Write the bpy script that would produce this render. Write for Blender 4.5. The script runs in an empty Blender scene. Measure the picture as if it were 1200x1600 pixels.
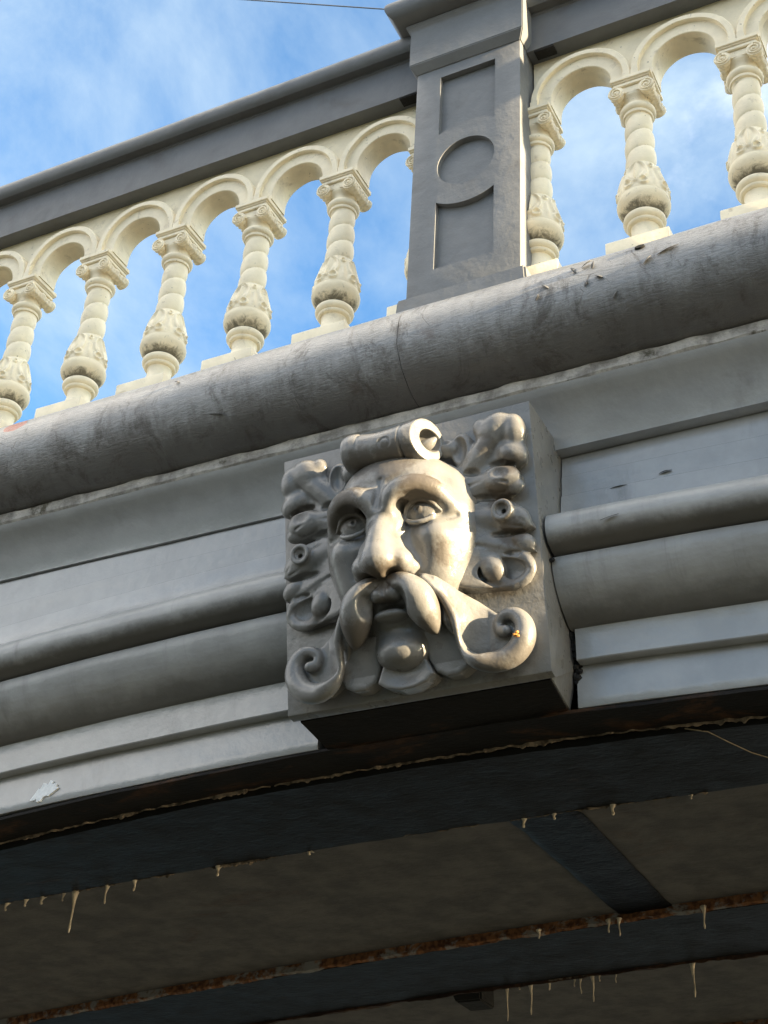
import bpy, bmesh, math, random
import numpy as np
from mathutils import Vector, Matrix, noise as mnoise

random.seed(7)
rad = math.radians
SC = bpy.context.scene
COL = SC.collection

# ------------------------------------------------------------------ camera
CAM_P = Vector((1.25511523, -2.764503, -2.21458574))
CAM_R = Vector((0.89458428, 0.44432892, 0.0478621))
CAM_U = Vector((0.20435293, -0.50195787, 0.84040358))
CAM_F = Vector((-0.39744037, 0.74203107, 0.53984354))
cam = bpy.data.cameras.new('camera')
cam.sensor_fit = 'VERTICAL'
cam.sensor_height = 24.0
cam.lens = 2323.45 / 1600.0 * 24.0
cam.clip_start = 0.05
cam.clip_end = 5000
camo = bpy.data.objects.new('camera', cam)
COL.objects.link(camo)
M = Matrix.Identity(4)
for i in range(3):
    M[i][0] = CAM_R[i]
    M[i][1] = CAM_U[i]
    M[i][2] = -CAM_F[i]
    M[i][3] = CAM_P[i]
camo.matrix_world = M
SC.camera = camo

# ------------------------------------------------------------------ sun, sky, exposure
SUN_EL = 10.0          # degrees above the horizon
SUN_AZ = 1.0         # degrees from +X towards the viewer's side (-Y)
SUN_STRENGTH = 4.3
SKY_STRENGTH = 0.11
EXPOSURE = 2.70
FILL_CLOUD_LOC = (-13.86, 5.47, 14.71)
CLOUD_COL = (4.7, 4.5, 4.2, 1)
sd = Vector((math.cos(rad(SUN_EL)) * math.cos(rad(SUN_AZ)),
             -math.cos(rad(SUN_EL)) * math.sin(rad(SUN_AZ)), math.sin(rad(SUN_EL))))
sun = bpy.data.lights.new('sun', 'SUN')
sun.energy = SUN_STRENGTH
sun.angle = rad(0.5)
sun.color = (1.0, 0.79, 0.50)
suno = bpy.data.objects.new('sun', sun)
COL.objects.link(suno)
suno.location = (6, -2, 4)
suno.rotation_euler = sd.to_track_quat('Z', 'Y').to_euler()

world = bpy.data.worlds.new('World')
SC.world = world
world.use_nodes = True
wn, wl = world.node_tree.nodes, world.node_tree.links
wn.clear()
w_out = wn.new('ShaderNodeOutputWorld')
w_bg = wn.new('ShaderNodeBackground')
w_bg.inputs['Strength'].default_value = SKY_STRENGTH
w_sky = wn.new('ShaderNodeTexSky')
w_sky.sky_type = 'NISHITA'
w_sky.sun_disc = False
w_sky.sun_elevation = rad(SUN_EL)
w_sky.sun_rotation = rad(90 + SUN_AZ)
w_sky.air_density = 1.0
w_sky.dust_density = 0.6
w_sky.ozone_density = 2.0
w_tc = wn.new('ShaderNodeTexCoord')
w_map = wn.new('ShaderNodeMapping')
w_map.inputs['Scale'].default_value = (1.5, 1.5, 2.2)
w_map.inputs['Rotation'].default_value = (0.3, 0.5, 0.4)
w_n = wn.new('ShaderNodeTexNoise')
w_n.inputs['Scale'].default_value = 2.1
w_n.inputs['Detail'].default_value = 8.0
w_n.inputs['Roughness'].default_value = 0.62
w_n.inputs['Distortion'].default_value = 0.5
w_r = wn.new('ShaderNodeValToRGB')
w_r.color_ramp.elements[0].position = 0.37
w_r.color_ramp.elements[0].color = (0, 0, 0, 1)
w_r.color_ramp.elements[1].position = 0.74
w_r.color_ramp.elements[1].color = (1, 1, 1, 1)
w_mul = wn.new('ShaderNodeMixRGB')
w_mul.blend_type = 'MULTIPLY'
w_mul.inputs['Fac'].default_value = 1.0
w_mul.inputs['Color2'].default_value = (0.34, 0.57, 0.72, 1)
# thin wisps over the blue
w_mix = wn.new('ShaderNodeMixRGB')
w_mix.inputs['Color2'].default_value = (1.05, 1.32, 1.55, 1)
# broken bright cumulus added as white fill, offset to fall mostly out of view
w_map2 = wn.new('ShaderNodeMapping')
w_map2.inputs['Scale'].default_value = (1.0, 1.0, 1.5)
w_map2.inputs['Location'].default_value = FILL_CLOUD_LOC
w_n2 = wn.new('ShaderNodeTexNoise')
w_n2.inputs['Scale'].default_value = 1.05
w_n2.inputs['Detail'].default_value = 9.0
w_n2.inputs['Roughness'].default_value = 0.55
w_r2 = wn.new('ShaderNodeValToRGB')
w_r2.color_ramp.elements[0].position = 0.47
w_r2.color_ramp.elements[0].color = (0, 0, 0, 1)
w_r2.color_ramp.elements[1].position = 0.60
w_r2.color_ramp.elements[1].color = (1, 1, 1, 1)
w_mix2 = wn.new('ShaderNodeMixRGB')
w_mix2.inputs['Color2'].default_value = CLOUD_COL
wl.new(w_tc.outputs['Generated'], w_map.inputs['Vector'])
wl.new(w_map.outputs['Vector'], w_n.inputs['Vector'])
wl.new(w_n.outputs['Fac'], w_r.inputs['Fac'])
wl.new(w_sky.outputs['Color'], w_mul.inputs['Color1'])
wl.new(w_mul.outputs['Color'], w_mix.inputs['Color1'])
wl.new(w_r.outputs['Color'], w_mix.inputs['Fac'])
wl.new(w_tc.outputs['Generated'], w_map2.inputs['Vector'])
wl.new(w_map2.outputs['Vector'], w_n2.inputs['Vector'])
wl.new(w_n2.outputs['Fac'], w_r2.inputs['Fac'])
wl.new(w_mix.outputs['Color'], w_mix2.inputs['Color1'])
wl.new(w_r2.outputs['Color'], w_mix2.inputs['Fac'])
wl.new(w_mix2.outputs['Color'], w_bg.inputs['Color'])
wl.new(w_bg.outputs['Background'], w_out.inputs['Surface'])

SC.render.engine = 'CYCLES'
SC.view_settings.view_transform = 'Standard'
SC.view_settings.look = 'None'
SC.view_settings.gamma = 1.0
SC.view_settings.use_curve_mapping = False
SC.view_settings.exposure = EXPOSURE

# ------------------------------------------------------------------ helpers
def tag(o, label=None, cat=None, group=None, kind=None):
    if label: o['label'] = label
    if cat: o['category'] = cat
    if group: o['group'] = group
    if kind: o['kind'] = kind
    return o

def empty(name, loc, label, cat, group=None):
    o = bpy.data.objects.new(name, None)
    o.empty_display_size = 0.1
    o.location = loc
    COL.objects.link(o)
    return tag(o, label, cat, group)

def link_mesh(name, me, mat, parent=None, loc=None):
    """link a mesh whose coordinates are world ones (loc = None) or relative to loc"""
    if mat is not None and not me.materials:
        me.materials.append(mat)
    o = bpy.data.objects.new(name, me)
    COL.objects.link(o)
    if loc is not None:
        o.location = loc
    if parent is not None:
        o.parent = parent
        ploc = Vector(parent.location)
        q = parent.parent
        while q is not None:
            ploc += Vector(q.location)
            q = q.parent
        o.location = Vector(loc or (0, 0, 0)) - ploc
    return o

def mesh_pydata(name, verts, faces, smooth=True):
    me = bpy.data.meshes.new(name)
    me.from_pydata([tuple(v) for v in verts], [], [tuple(f) for f in faces])
    me.update()
    if smooth:
        me.polygons.foreach_set('use_smooth', [True] * len(me.polygons))
    return me

def mesh_bm(name, bm, smooth=False):
    bmesh.ops.recalc_face_normals(bm, faces=bm.faces)
    me = bpy.data.meshes.new(name)
    bm.to_mesh(me)
    bm.free()
    if smooth:
        me.polygons.foreach_set('use_smooth', [True] * len(me.polygons))
    return me

def smooth_by_angle(me, ang=40):
    bm = bmesh.new()
    bm.from_mesh(me)
    for f in bm.faces: f.smooth = True
    for e in bm.edges:
        if len(e.link_faces) == 2:
            e.smooth = e.calc_face_angle(0) < rad(ang)
    bm.to_mesh(me)
    bm.free()
    return me

def bm_box(bm, lo, hi):
    vs = [bm.verts.new((x, y, z)) for x in (lo[0], hi[0]) for y in (lo[1], hi[1]) for z in (lo[2], hi[2])]
    for f in ((0, 1, 3, 2), (4, 6, 7, 5), (0, 4, 5, 1), (2, 3, 7, 6), (0, 2, 6, 4), (1, 5, 7, 3)):
        bm.faces.new([vs[i] for i in f])
    return vs

def box_mesh(name, lo, hi, bev=0.0, seg=2):
    bm = bmesh.new()
    bm_box(bm, lo, hi)
    if bev > 0:
        bmesh.ops.bevel(bm, geom=list(bm.edges), offset=bev, segments=seg, affect='EDGES', profile=0.6)
    return smooth_by_angle(mesh_bm(name, bm), 50)

def rough(me, amp, scale, seed=0.0):
    """hand-painted unevenness: push vertices by smooth noise"""
    for v in me.vertices:
        n = mnoise.noise_vector(Vector(v.co) * scale + Vector((seed, seed * .7, seed * .3)))
        v.co += n * amp
    me.update()
    return me

KA = 0.030
def arch(x):
    return -KA * (x + 0.05) ** 2
def flat(x):
    return 0.0

def xs_range(x0, x1, step=0.04):
    n = max(2, int(round(abs(x1 - x0) / step)) + 1)
    return np.linspace(x0, x1, n)

def densify(prof, step):
    out = []
    for (a, b) in zip(prof[:-1], prof[1:]):
        L = math.hypot(b[0] - a[0], b[1] - a[1])
        n = max(1, int(round(L / step)))
        for i in range(n):
            t = i / n
            out.append((a[0] + (b[0] - a[0]) * t, a[1] + (b[1] - a[1]) * t))
    out.append(prof[-1])
    return out

def sweep(name, prof, x0, x1, zf=flat, step=0.04, amp=0.0, nscale=6.0, caps=True, close=False, dens=None, ang=35):
    """run a (y, z) profile along x; the ends are capped"""
    if dens: prof = densify(list(prof) + ([prof[0]] if close else []), dens)
    if dens and close: prof = prof[:-1]
    xs = xs_range(x0, x1, step)
    n = len(prof)
    verts, faces = [], []
    for x in xs:
        dz = zf(x)
        for (y, z) in prof:
            v = Vector((x, y, z + dz))
            if amp:
                d = mnoise.noise_vector(Vector((x * nscale * .5, y * nscale, z * nscale)))
                v += Vector((0, d.y * amp, d.z * amp))
            verts.append(v)
    m = n if close else n - 1
    for i in range(len(xs) - 1):
        for j in range(m):
            k = (j + 1) % n
            faces.append((i * n + j, i * n + k, (i + 1) * n + k, (i + 1) * n + j))
    if caps:
        faces.append(tuple(range(n)))
        faces.append(tuple((len(xs) - 1) * n + j for j in reversed(range(n))))
    me = mesh_pydata(name, verts, faces, False)
    bm = bmesh.new(); bm.from_mesh(me)
    bmesh.ops.recalc_face_normals(bm, faces=bm.faces)
    bm.to_mesh(me); bm.free()
    return smooth_by_angle(me, ang)

def tube(name, pts, radii, seg=10, smooth=True):
    pts = [Vector(p) for p in pts]
    verts, faces = [], []
    prev = None
    for i, p in enumerate(pts):
        t = (pts[min(i + 1, len(pts) - 1)] - pts[max(i - 1, 0)]).normalized()
        ref = Vector((0, 1, 0)) if abs(t.y) < 0.9 else Vector((1, 0, 0))
        if prev is None:
            u = t.cross(ref).normalized()
        else:
            u = (prev - t * prev.dot(t)).normalized()
        prev = u
        w = t.cross(u)
        r = radii[i] if hasattr(radii, '__len__') else radii
        for k in range(seg):
            a = 2 * math.pi * k / seg
            verts.append(p + (u * math.cos(a) + w * math.sin(a)) * r)
    for i in range(len(pts) - 1):
        for k in range(seg):
            k2 = (k + 1) % seg
            faces.append((i * seg + k, i * seg + k2, (i + 1) * seg + k2, (i + 1) * seg + k))
    faces.append(tuple(reversed(range(seg))))
    faces.append(tuple((len(pts) - 1) * seg + k for k in range(seg)))
    return mesh_pydata(name, verts, faces, smooth)

def lathe(name, prof, seg=48, rfun=None):
    verts, faces = [], []
    n = len(prof)
    for j, (r, z) in enumerate(prof):
        for k in range(seg):
            th = 2 * math.pi * k / seg
            rr = rfun(r, z, th) if rfun else r
            verts.append((rr * math.cos(th), rr * math.sin(th), z))
    for j in range(n - 1):
        for k in range(seg):
            k2 = (k + 1) % seg
            faces.append((j * seg + k, j * seg + k2, (j + 1) * seg + k2, (j + 1) * seg + k))
    faces.append(tuple(reversed(range(seg))))
    faces.append(tuple((n - 1) * seg + k for k in range(seg)))
    return smooth_by_angle(mesh_pydata(name, verts, faces, True), 50)

def boolean_cut(me, cutters):
    """me minus every cutter mesh, through throw-away objects"""
    o = bpy.data.objects.new('tmp', me); COL.objects.link(o)
    tmp = []
    for c in cutters:
        co = bpy.data.objects.new('tmp_cut', c); COL.objects.link(co); tmp.append(co)
        md = o.modifiers.new('b', 'BOOLEAN'); md.operation = 'DIFFERENCE'; md.solver = 'EXACT'; md.object = co
    dg = bpy.context.evaluated_depsgraph_get()
    out = bpy.data.meshes.new_from_object(o.evaluated_get(dg))
    for c in tmp + [o]:
        bpy.data.objects.remove(c)
    return out

# ------------------------------------------------------------------ materials
class NT:
    def __init__(self, name):
        self.m = bpy.data.materials.new(name)
        self.m.use_nodes = True
        self.t = self.m.node_tree
        self.n, self.l = self.t.nodes, self.t.links
        self.n.clear()
        self.out = self.n.new('ShaderNodeOutputMaterial')
        self.b = self.n.new('ShaderNodeBsdfPrincipled')
        self.l.new(self.b.outputs[0], self.out.inputs['Surface'])
        self.tc = self.n.new('ShaderNodeTexCoord').outputs['Object']
    def mapping(self, scale=(1, 1, 1), loc=(0, 0, 0), rot=(0, 0, 0)):
        m = self.n.new('ShaderNodeMapping')
        m.inputs['Scale'].default_value = scale
        m.inputs['Location'].default_value = loc
        m.inputs['Rotation'].default_value = rot
        self.l.new(self.tc, m.inputs['Vector'])
        return m.outputs[0]
    def noise(self, scale, detail=4, rough=.55, vec=None, dist=0.0):
        t = self.n.new('ShaderNodeTexNoise')
        t.inputs['Scale'].default_value = scale
        t.inputs['Detail'].default_value = detail
        t.inputs['Roughness'].default_value = rough
        t.inputs['Distortion'].default_value = dist
        self.l.new(vec or self.tc, t.inputs['Vector'])
        return t.outputs['Fac']
    def voro(self, scale, vec=None, feature='DISTANCE_TO_EDGE'):
        t = self.n.new('ShaderNodeTexVoronoi')
        t.feature = feature
        t.inputs['Scale'].default_value = scale
        self.l.new(vec or self.tc, t.inputs['Vector'])
        return t.outputs['Distance']
    def ramp(self, fac, p0, p1, c0=0.0, c1=1.0):
        r = self.n.new('ShaderNodeMapRange')
        r.interpolation_type = 'SMOOTHSTEP'
        r.inputs['From Min'].default_value = p0
        r.inputs['From Max'].default_value = p1
        r.inputs['To Min'].default_value = c0
        r.inputs['To Max'].default_value = c1
        self.l.new(fac, r.inputs['Value'])
        return r.outputs[0]
    def math(self, op, a, b=0.0):
        m = self.n.new('ShaderNodeMath'); m.operation = op
        for i, v in enumerate((a, b)):
            if isinstance(v, (int, float)): m.inputs[i].default_value = v
            else: self.l.new(v, m.inputs[i])
        return m.outputs[0]
    def mix(self, fac, a, b):
        m = self.n.new('ShaderNodeMixRGB')
        for s, v in (('Fac', fac), ('Color1', a), ('Color2', b)):
            if isinstance(v, (int, float)): m.inputs[s].default_value = v
            elif isinstance(v, tuple): m.inputs[s].default_value = (*v, 1)
            else: self.l.new(v, m.inputs[s])
        return m.outputs[0]
    def sep(self):
        s = self.n.new('ShaderNodeSeparateXYZ'); self.l.new(self.tc, s.inputs[0]); return s.outputs
    def bump(self, h, strength, dist, prev=None):
        b = self.n.new('ShaderNodeBump')
        b.inputs['Strength'].default_value = strength
        b.inputs['Distance'].default_value = dist
        self.l.new(h, b.inputs['Height'])
        if prev: self.l.new(prev, b.inputs['Normal'])
        return b.outputs[0]
    def done(self, col, rough=0.5, nrm=None, spec=0.5, metal=0.0):
        for s, v in (('Base Color', col), ('Roughness', rough)):
            if isinstance(v, tuple): self.b.inputs[s].default_value = (*v, 1)
            elif isinstance(v, (int, float)): self.b.inputs[s].default_value = v
            else: self.l.new(v, self.b.inputs[s])
        self.b.inputs['Specular IOR Level'].default_value = spec
        self.b.inputs['Metallic'].default_value = metal
        if nrm: self.l.new(nrm, self.b.inputs['Normal'])
        return self.m

def ellipse_mask(t, cx, cz, rx, rz, wob=0.5, ns=30):
    """irregular patch round (cx, cz) in object x/z"""
    s = t.sep()
    dx = t.math('DIVIDE', t.math('SUBTRACT', s[0], cx), rx)
    dz = t.math('DIVIDE', t.math('SUBTRACT', s[2], cz), rz)
    d = t.math('SQRT', t.math('ADD', t.math('MULTIPLY', dx, dx), t.math('MULTIPLY', dz, dz)))
    d = t.math('ADD', d, t.math('MULTIPLY', t.math('SUBTRACT', t.noise(ns, 5), 0.5), wob * 2))
    return t.ramp(d, 0.85, 1.0, 1.0, 0.0)

GREY = (0.24, 0.235, 0.225)
def mat_paint(name, base=GREY, rough=0.42, dirt=0.5, dirtcol=(0.058, 0.043, 0.028), streak=False, bumps=1.0, crackle=0.0, dscale=7.0, lo=0.52, hi=0.72, coat=0.0, spots=()):
    t = NT(name)
    n1 = t.noise(9, 5, .6)
    tint = t.mix(t.ramp(n1, .3, .7), tuple(c * .90 for c in base), tuple(c * 1.08 for c in base))
    dv = t.mapping((dscale * .8, dscale, dscale * (.22 if streak else 1)))
    dn = t.noise(1.0, 9, .68, dv, .4)
    dm = t.math('MULTIPLY', t.ramp(dn, lo, hi), dirt)
    sp = t.ramp(t.noise(130, 2, .5), .72, .76)
    dm2 = t.math('MAXIMUM', dm, t.math('MULTIPLY', sp, .12 * dirt))
    col = t.mix(dm2, tint, dirtcol)
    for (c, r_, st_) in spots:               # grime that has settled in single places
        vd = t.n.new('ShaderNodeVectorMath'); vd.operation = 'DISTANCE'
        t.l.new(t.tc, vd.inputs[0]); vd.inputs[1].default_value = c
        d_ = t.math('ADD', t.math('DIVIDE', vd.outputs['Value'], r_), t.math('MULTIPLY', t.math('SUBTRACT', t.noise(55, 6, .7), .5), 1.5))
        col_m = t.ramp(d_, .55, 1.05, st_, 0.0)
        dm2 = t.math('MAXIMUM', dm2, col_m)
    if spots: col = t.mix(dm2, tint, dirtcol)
    fine = t.noise(150, 4, .6)
    mid = t.noise(26, 4, .55)
    if coat:
        t.b.inputs['Coat Weight'].default_value = coat
        t.b.inputs['Coat Roughness'].default_value = .18
        nb0 = t.bump(t.noise(5, 3, .5, t.mapping((.35, 2.5, 2.5))), .35, .012)
        t.l.new(nb0, t.b.inputs['Coat Normal'])
    nb = t.bump(mid, .22 * bumps, .010)
    nb = t.bump(fine, .16 * bumps, .002, nb)
    if crackle:
        cv = t.mapping((9, 40, 40), rot=(0, 0.25, 0))
        cr = t.noise(2.4, 7, .66, cv, 1.1)
        nb = t.bump(t.ramp(cr, .38, .62), .55 * crackle, .006, nb)
    r = t.math('ADD', rough, t.math('MULTIPLY', t.math('SUBTRACT', mid, .5), .25))
    r = t.math('ADD', r, t.math('MULTIPLY', dm2, .3))
    return t.done(col, r, nb)

M_GREY = mat_paint('grey_gloss_paint')
M_FASC = mat_paint('grey_fascia_paint', base=(0.335, 0.338, 0.336), dirt=.55, streak=True, rough=.20, lo=.56, hi=.82, bumps=1.0, coat=.5)
def mat_soot_shade(name, zlo, zhi, amt):
    # enamel: sooty low on the torus, shade painted into the ovolo's lower part
    t = NT(name)
    base = (0.325, 0.325, 0.318)
    n1 = t.noise(9, 5, .6)
    col = t.mix(t.ramp(n1, .3, .7), tuple(c * .88 for c in base), tuple(c * 1.08 for c in base))
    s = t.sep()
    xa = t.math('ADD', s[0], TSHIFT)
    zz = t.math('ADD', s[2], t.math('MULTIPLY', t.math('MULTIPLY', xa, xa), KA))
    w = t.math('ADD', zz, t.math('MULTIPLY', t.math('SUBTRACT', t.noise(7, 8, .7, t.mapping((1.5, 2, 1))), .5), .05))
    soot_shade = t.ramp(w, zlo, zhi, amt, 0.0)
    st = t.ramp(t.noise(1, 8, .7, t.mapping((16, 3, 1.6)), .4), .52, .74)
    soot_shade = t.math('MAXIMUM', soot_shade, t.math('MULTIPLY', st, .35))
    col = t.mix(soot_shade, col, (.040, .035, .029))
    mid = t.noise(22, 4, .55)
    nb = t.bump(mid, .26, .010)
    nb = t.bump(t.noise(7, 3, .5, t.mapping((.4, 3, 3))), .2, .012, nb)
    nb = t.bump(t.noise(140, 4, .6), .18, .002, nb)
    r = t.math('ADD', .24, t.math('MULTIPLY', mid, .22))
    return t.done(col, t.math('ADD', r, t.math('MULTIPLY', soot_shade, .35)), nb)
KA = 0.030
KT = .1946
K0 = Vector((0, -.2985, -.5570))
KEX, KEV, KEN = Vector((1, 0, 0)), Vector((0, -math.sin(KT), math.cos(KT))), Vector((0, -math.cos(KT), -math.sin(KT)))
def kpt(a, b, h): return K0 + KEX * a + KEV * b + KEN * h
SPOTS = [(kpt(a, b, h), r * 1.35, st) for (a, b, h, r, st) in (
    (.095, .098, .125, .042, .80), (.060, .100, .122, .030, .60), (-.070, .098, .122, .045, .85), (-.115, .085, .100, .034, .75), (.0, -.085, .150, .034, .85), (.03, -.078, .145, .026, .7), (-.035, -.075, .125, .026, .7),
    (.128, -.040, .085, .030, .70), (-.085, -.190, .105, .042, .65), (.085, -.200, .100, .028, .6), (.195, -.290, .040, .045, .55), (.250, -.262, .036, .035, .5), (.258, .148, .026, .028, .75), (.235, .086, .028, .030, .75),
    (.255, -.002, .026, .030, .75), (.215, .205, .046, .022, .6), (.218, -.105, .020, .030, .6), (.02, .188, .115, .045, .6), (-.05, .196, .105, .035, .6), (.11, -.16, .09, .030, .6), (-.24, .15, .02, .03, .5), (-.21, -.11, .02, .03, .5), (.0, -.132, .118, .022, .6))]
M_CARVE = mat_paint('grey_carving_paint', spots=SPOTS, base=(0.178, 0.174, 0.166), dirt=.55, rough=.30, dscale=11, lo=.54, hi=.76, bumps=1.25)
M_PED = mat_paint('grey_pedestal_paint', base=(0.158, 0.163, 0.167), dirt=.25, rough=.5, bumps=1.0)
M_RAIL = mat_paint('grey_rail_paint', base=(0.108, 0.112, 0.116), dirt=.3, rough=.45)

def mat_roll():
    t = NT('cracked_grey_paint')
    base = (0.245, 0.249, 0.252)
    n1 = t.noise(8, 5, .6)
    col = t.mix(t.ramp(n1, .3, .7), tuple(c * .86 for c in base), tuple(c * 1.1 for c in base))
    # soot washed down the face in ragged streaks
    sv = t.mapping((11, 2.4, 2.4))
    st = t.noise(1.0, 9, .66, sv, .6)
    col = t.mix(t.math('MULTIPLY', t.ramp(st, .50, .76), .42), col, (.050, .040, .031))
    bl = t.noise(8.5, 10, .80, t.mapping((1.2, 1, .55)), .5)
    col = t.mix(t.math('MULTIPLY', t.ramp(bl, .51, .62), .62), col, (.050, .040, .031))
    rv = t.noise(7, 6, .6, t.mapping((1, 1, 1), (3, 1, 2)))
    col = t.mix(t.math('MULTIPLY', t.ramp(rv, .64, .74), .6), col, (.085, .045, .028))
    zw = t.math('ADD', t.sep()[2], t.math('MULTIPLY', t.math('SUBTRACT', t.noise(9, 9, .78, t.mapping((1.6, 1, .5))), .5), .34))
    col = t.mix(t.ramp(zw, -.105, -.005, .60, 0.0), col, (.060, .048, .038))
    red = ellipse_mask(t, -1.140, 0.060, .040, .028, .25, 40)
    col = t.mix(red, col, (.25, .075, .038))
    wv = t.mapping((11, 46, 46), rot=(0, 0.22, 0))
    wr = t.noise(2.2, 8, .68, wv, 1.4)
    fine = t.noise(120, 4, .6)
    cells = t.voro(13, t.mapping((1, 2, 2), rot=(.2, .4, 0)))
    crack = t.ramp(t.math('ADD', cells, t.math('MULTIPLY', t.noise(20, 4), .10)), .050, .062)
    cm = t.ramp(t.noise(2.7, 3), .52, .60)
    crack = t.math('MAXIMUM', crack, t.math('SUBTRACT', 1.0, cm))
    col = t.mix(t.math('MULTIPLY', t.math('SUBTRACT', 1.0, crack), .7), col, (.035, .030, .026))
    nb = t.bump(t.noise(14, 4), .25, .014)
    nb = t.bump(t.ramp(wr, .36, .60), .34, .005, nb)
    nb = t.bump(crack, .5, .004, nb)
    nb = t.bump(fine, .18, .002, nb)
    nb = t.bump(t.math('SUBTRACT', 1.0, red), .6, .004, nb)
    t.b.inputs['Coat Weight'].default_value = .35
    t.b.inputs['Coat Roughness'].default_value = .25
    r = t.math('ADD', .32, t.math('MULTIPLY', t.ramp(bl, .45, .7), .35))
    return t.done(col, r, nb)
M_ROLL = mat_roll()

def vary(t):
    # every copy gets its own stretch of the noise
    oi = t.n.new('ShaderNodeObjectInfo')
    sc_ = t.n.new('ShaderNodeVectorMath'); sc_.operation = 'ADD'
    cx = t.n.new('ShaderNodeCombineXYZ')
    t.l.new(t.math('MULTIPLY', oi.outputs['Random'], 9.0), cx.inputs[0]); t.l.new(t.math('MULTIPLY', oi.outputs['Random'], 5.0), cx.inputs[2])
    t.l.new(t.tc, sc_.inputs[0]); t.l.new(cx.outputs[0], sc_.inputs[1])
    t.tc = sc_.outputs[0]
def mat_cream():
    t = NT('cream_paint')
    vary(t)
    base = (.86, .755, .55)
    n1 = t.noise(14, 5, .6)
    col = t.mix(t.ramp(n1, .3, .7), tuple(c * .90 for c in base), tuple(c * 1.06 for c in base))
    dn = t.noise(16, 8, .7, None, .5)
    col = t.mix(t.math('MULTIPLY', t.ramp(dn, .56, .74), .5), col, (.22, .155, .085))
    sp = t.noise(70, 3, .6)
    col = t.mix(t.math('MULTIPLY', t.ramp(sp, .68, .74), .6), col, (.10, .075, .05))
    nb = t.bump(t.noise(30, 4), .2, .008)
    nb = t.bump(t.noise(160, 4, .65), .2, .002, nb)
    return t.done(col, .55, nb)
M_CREAM = mat_cream()
def mat_lichen():
    t = NT('cream_paint_with_black_mould')
    zraw = t.sep()[2]
    vary(t)
    n1 = t.noise(14, 5, .6)
    base = (.84, .735, .53)
    col = t.mix(t.ramp(n1, .3, .7), tuple(c * .9 for c in base), tuple(c * 1.05 for c in base))
    m = t.noise(38, 8, .72, None, .6)
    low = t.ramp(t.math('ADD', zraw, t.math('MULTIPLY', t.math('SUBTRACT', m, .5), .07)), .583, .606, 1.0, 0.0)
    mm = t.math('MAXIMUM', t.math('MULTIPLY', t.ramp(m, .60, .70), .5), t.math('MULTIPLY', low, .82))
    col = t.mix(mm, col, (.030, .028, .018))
    nb = t.bump(t.noise(90, 5, .7), .35, .004)
    return t.done(col, .8, nb)
M_MOULD = mat_lichen()

def mat_seal():
    t = NT('dirty_pale_filler')
    n = t.noise(20, 7, .7)
    col = t.mix(t.ramp(n, .35, .65), (.22, .205, .185), (.52, .49, .45))
    col = t.mix(t.ramp(t.noise(9, 6, .7, t.mapping((1, 1, 1), (5, 0, 0))), .58, .66), col, (.09, .08, .055))
    return t.done(col, .7, t.bump(n, .6, .01))
M_SEAL = mat_seal()

def mat_dark(name, base, rust=.5, rough=.45, rustpos=.60, bump=.4, rustscale=6):
    t = NT(name)
    n = t.noise(12, 6, .6)
    col = t.mix(t.ramp(n, .3, .7), tuple(c * .7 for c in base), tuple(c * 1.3 for c in base))
    r = t.noise(rustscale, 9, .7, t.mapping((.6, 1.4, 1.4)), .6)
    rc = t.mix(t.ramp(t.noise(30, 5), .4, .6), (.045, .020, .009), (.10, .045, .018))
    col = t.mix(t.math('MULTIPLY', t.ramp(r, rustpos, rustpos + .12), rust), col, rc)
    nb = t.bump(n, bump, .012)
    nb = t.bump(t.noise(55, 5, .65, t.mapping((.5, 1.5, 1.5)), .8), bump, .006, nb)
    return t.done(col, t.math('ADD', rough - .1, t.math('MULTIPLY', n, .2)), nb)
M_RIB = mat_dark('black_rib_paint', (.0068, .0062, .0056), .35, .62, .60)
M_FLANGE = mat_dark('stained_black_flange', (.011, .0092, .0078), .6, .7, .52)
M_PANEL = mat_dark('grimy_grey_plate', (.100, .092, .082), .35, .75, .56, .35, 3.5)
M_GAP = mat_dark('black_dirt', (.012, .011, .010), .2, .9, .6, .8, 20)
for _m in (M_RIB, M_FLANGE):
    _m.node_tree.nodes['Principled BSDF'].inputs['Specular IOR Level'].default_value = .22
def mat_rust():
    t = NT('rust_and_flaked_paint')
    n = t.noise(17, 8, .7, t.mapping((.7, 1, 1)), .4)
    rc = t.mix(t.ramp(t.noise(60, 5), .35, .65), (.09, .032, .012), (.30, .125, .045))
    col = t.mix(t.ramp(n, .40, .52), (.30, .285, .26), rc)
    return t.done(col, .85, t.bump(t.noise(45, 6, .7), .9, .01))
M_RUST = mat_rust()
M_RUSTDARK = mat_dark('dark_rust', (.03, .012, .006), .8, .85, .45, .8)
def mat_simple(name, c, rough=.6, nscale=40, var=.25, bump=.3):
    t = NT(name)
    n = t.noise(nscale, 5, .6)
    col = t.mix(t.ramp(n, .3, .7), tuple(x * (1 - var) for x in c), tuple(min(1, x * (1 + var)) for x in c))
    return t.done(col, rough, t.bump(n, bump, .003))
M_DRIP = mat_simple('pale_lime_drip', (.62, .52, .38))
M_CRUST = mat_simple('pale_lime_crust', (.20, .150, .105), .85, 40, .8, .9)
M_WHITE = mat_simple('white_paint_scrape', (.80, .80, .78), .5, 90, .1, .6)
M_WIRE = mat_simple('dark_wire', (.06, .07, .09), .5)
M_ORANGE = mat_simple('orange_lichen', (.62, .27, .06), .8, 160, .4, .9)
M_STRAW = mat_simple('dry_straw', (.33, .25, .15), .7)
M_FLAKE = mat_simple('curled_grey_paint', (.10, .10, .10), .5)

def mat_water():
    t = NT('canal_water')
    n = t.noise(1.6, 4, .5, t.mapping((1, 1.6, 1)))
    t.b.inputs['IOR'].default_value = 1.33
    return t.done((.020, .024, .020), .12, t.bump(n, .35, .15))
M_WATER = mat_water()

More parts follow.
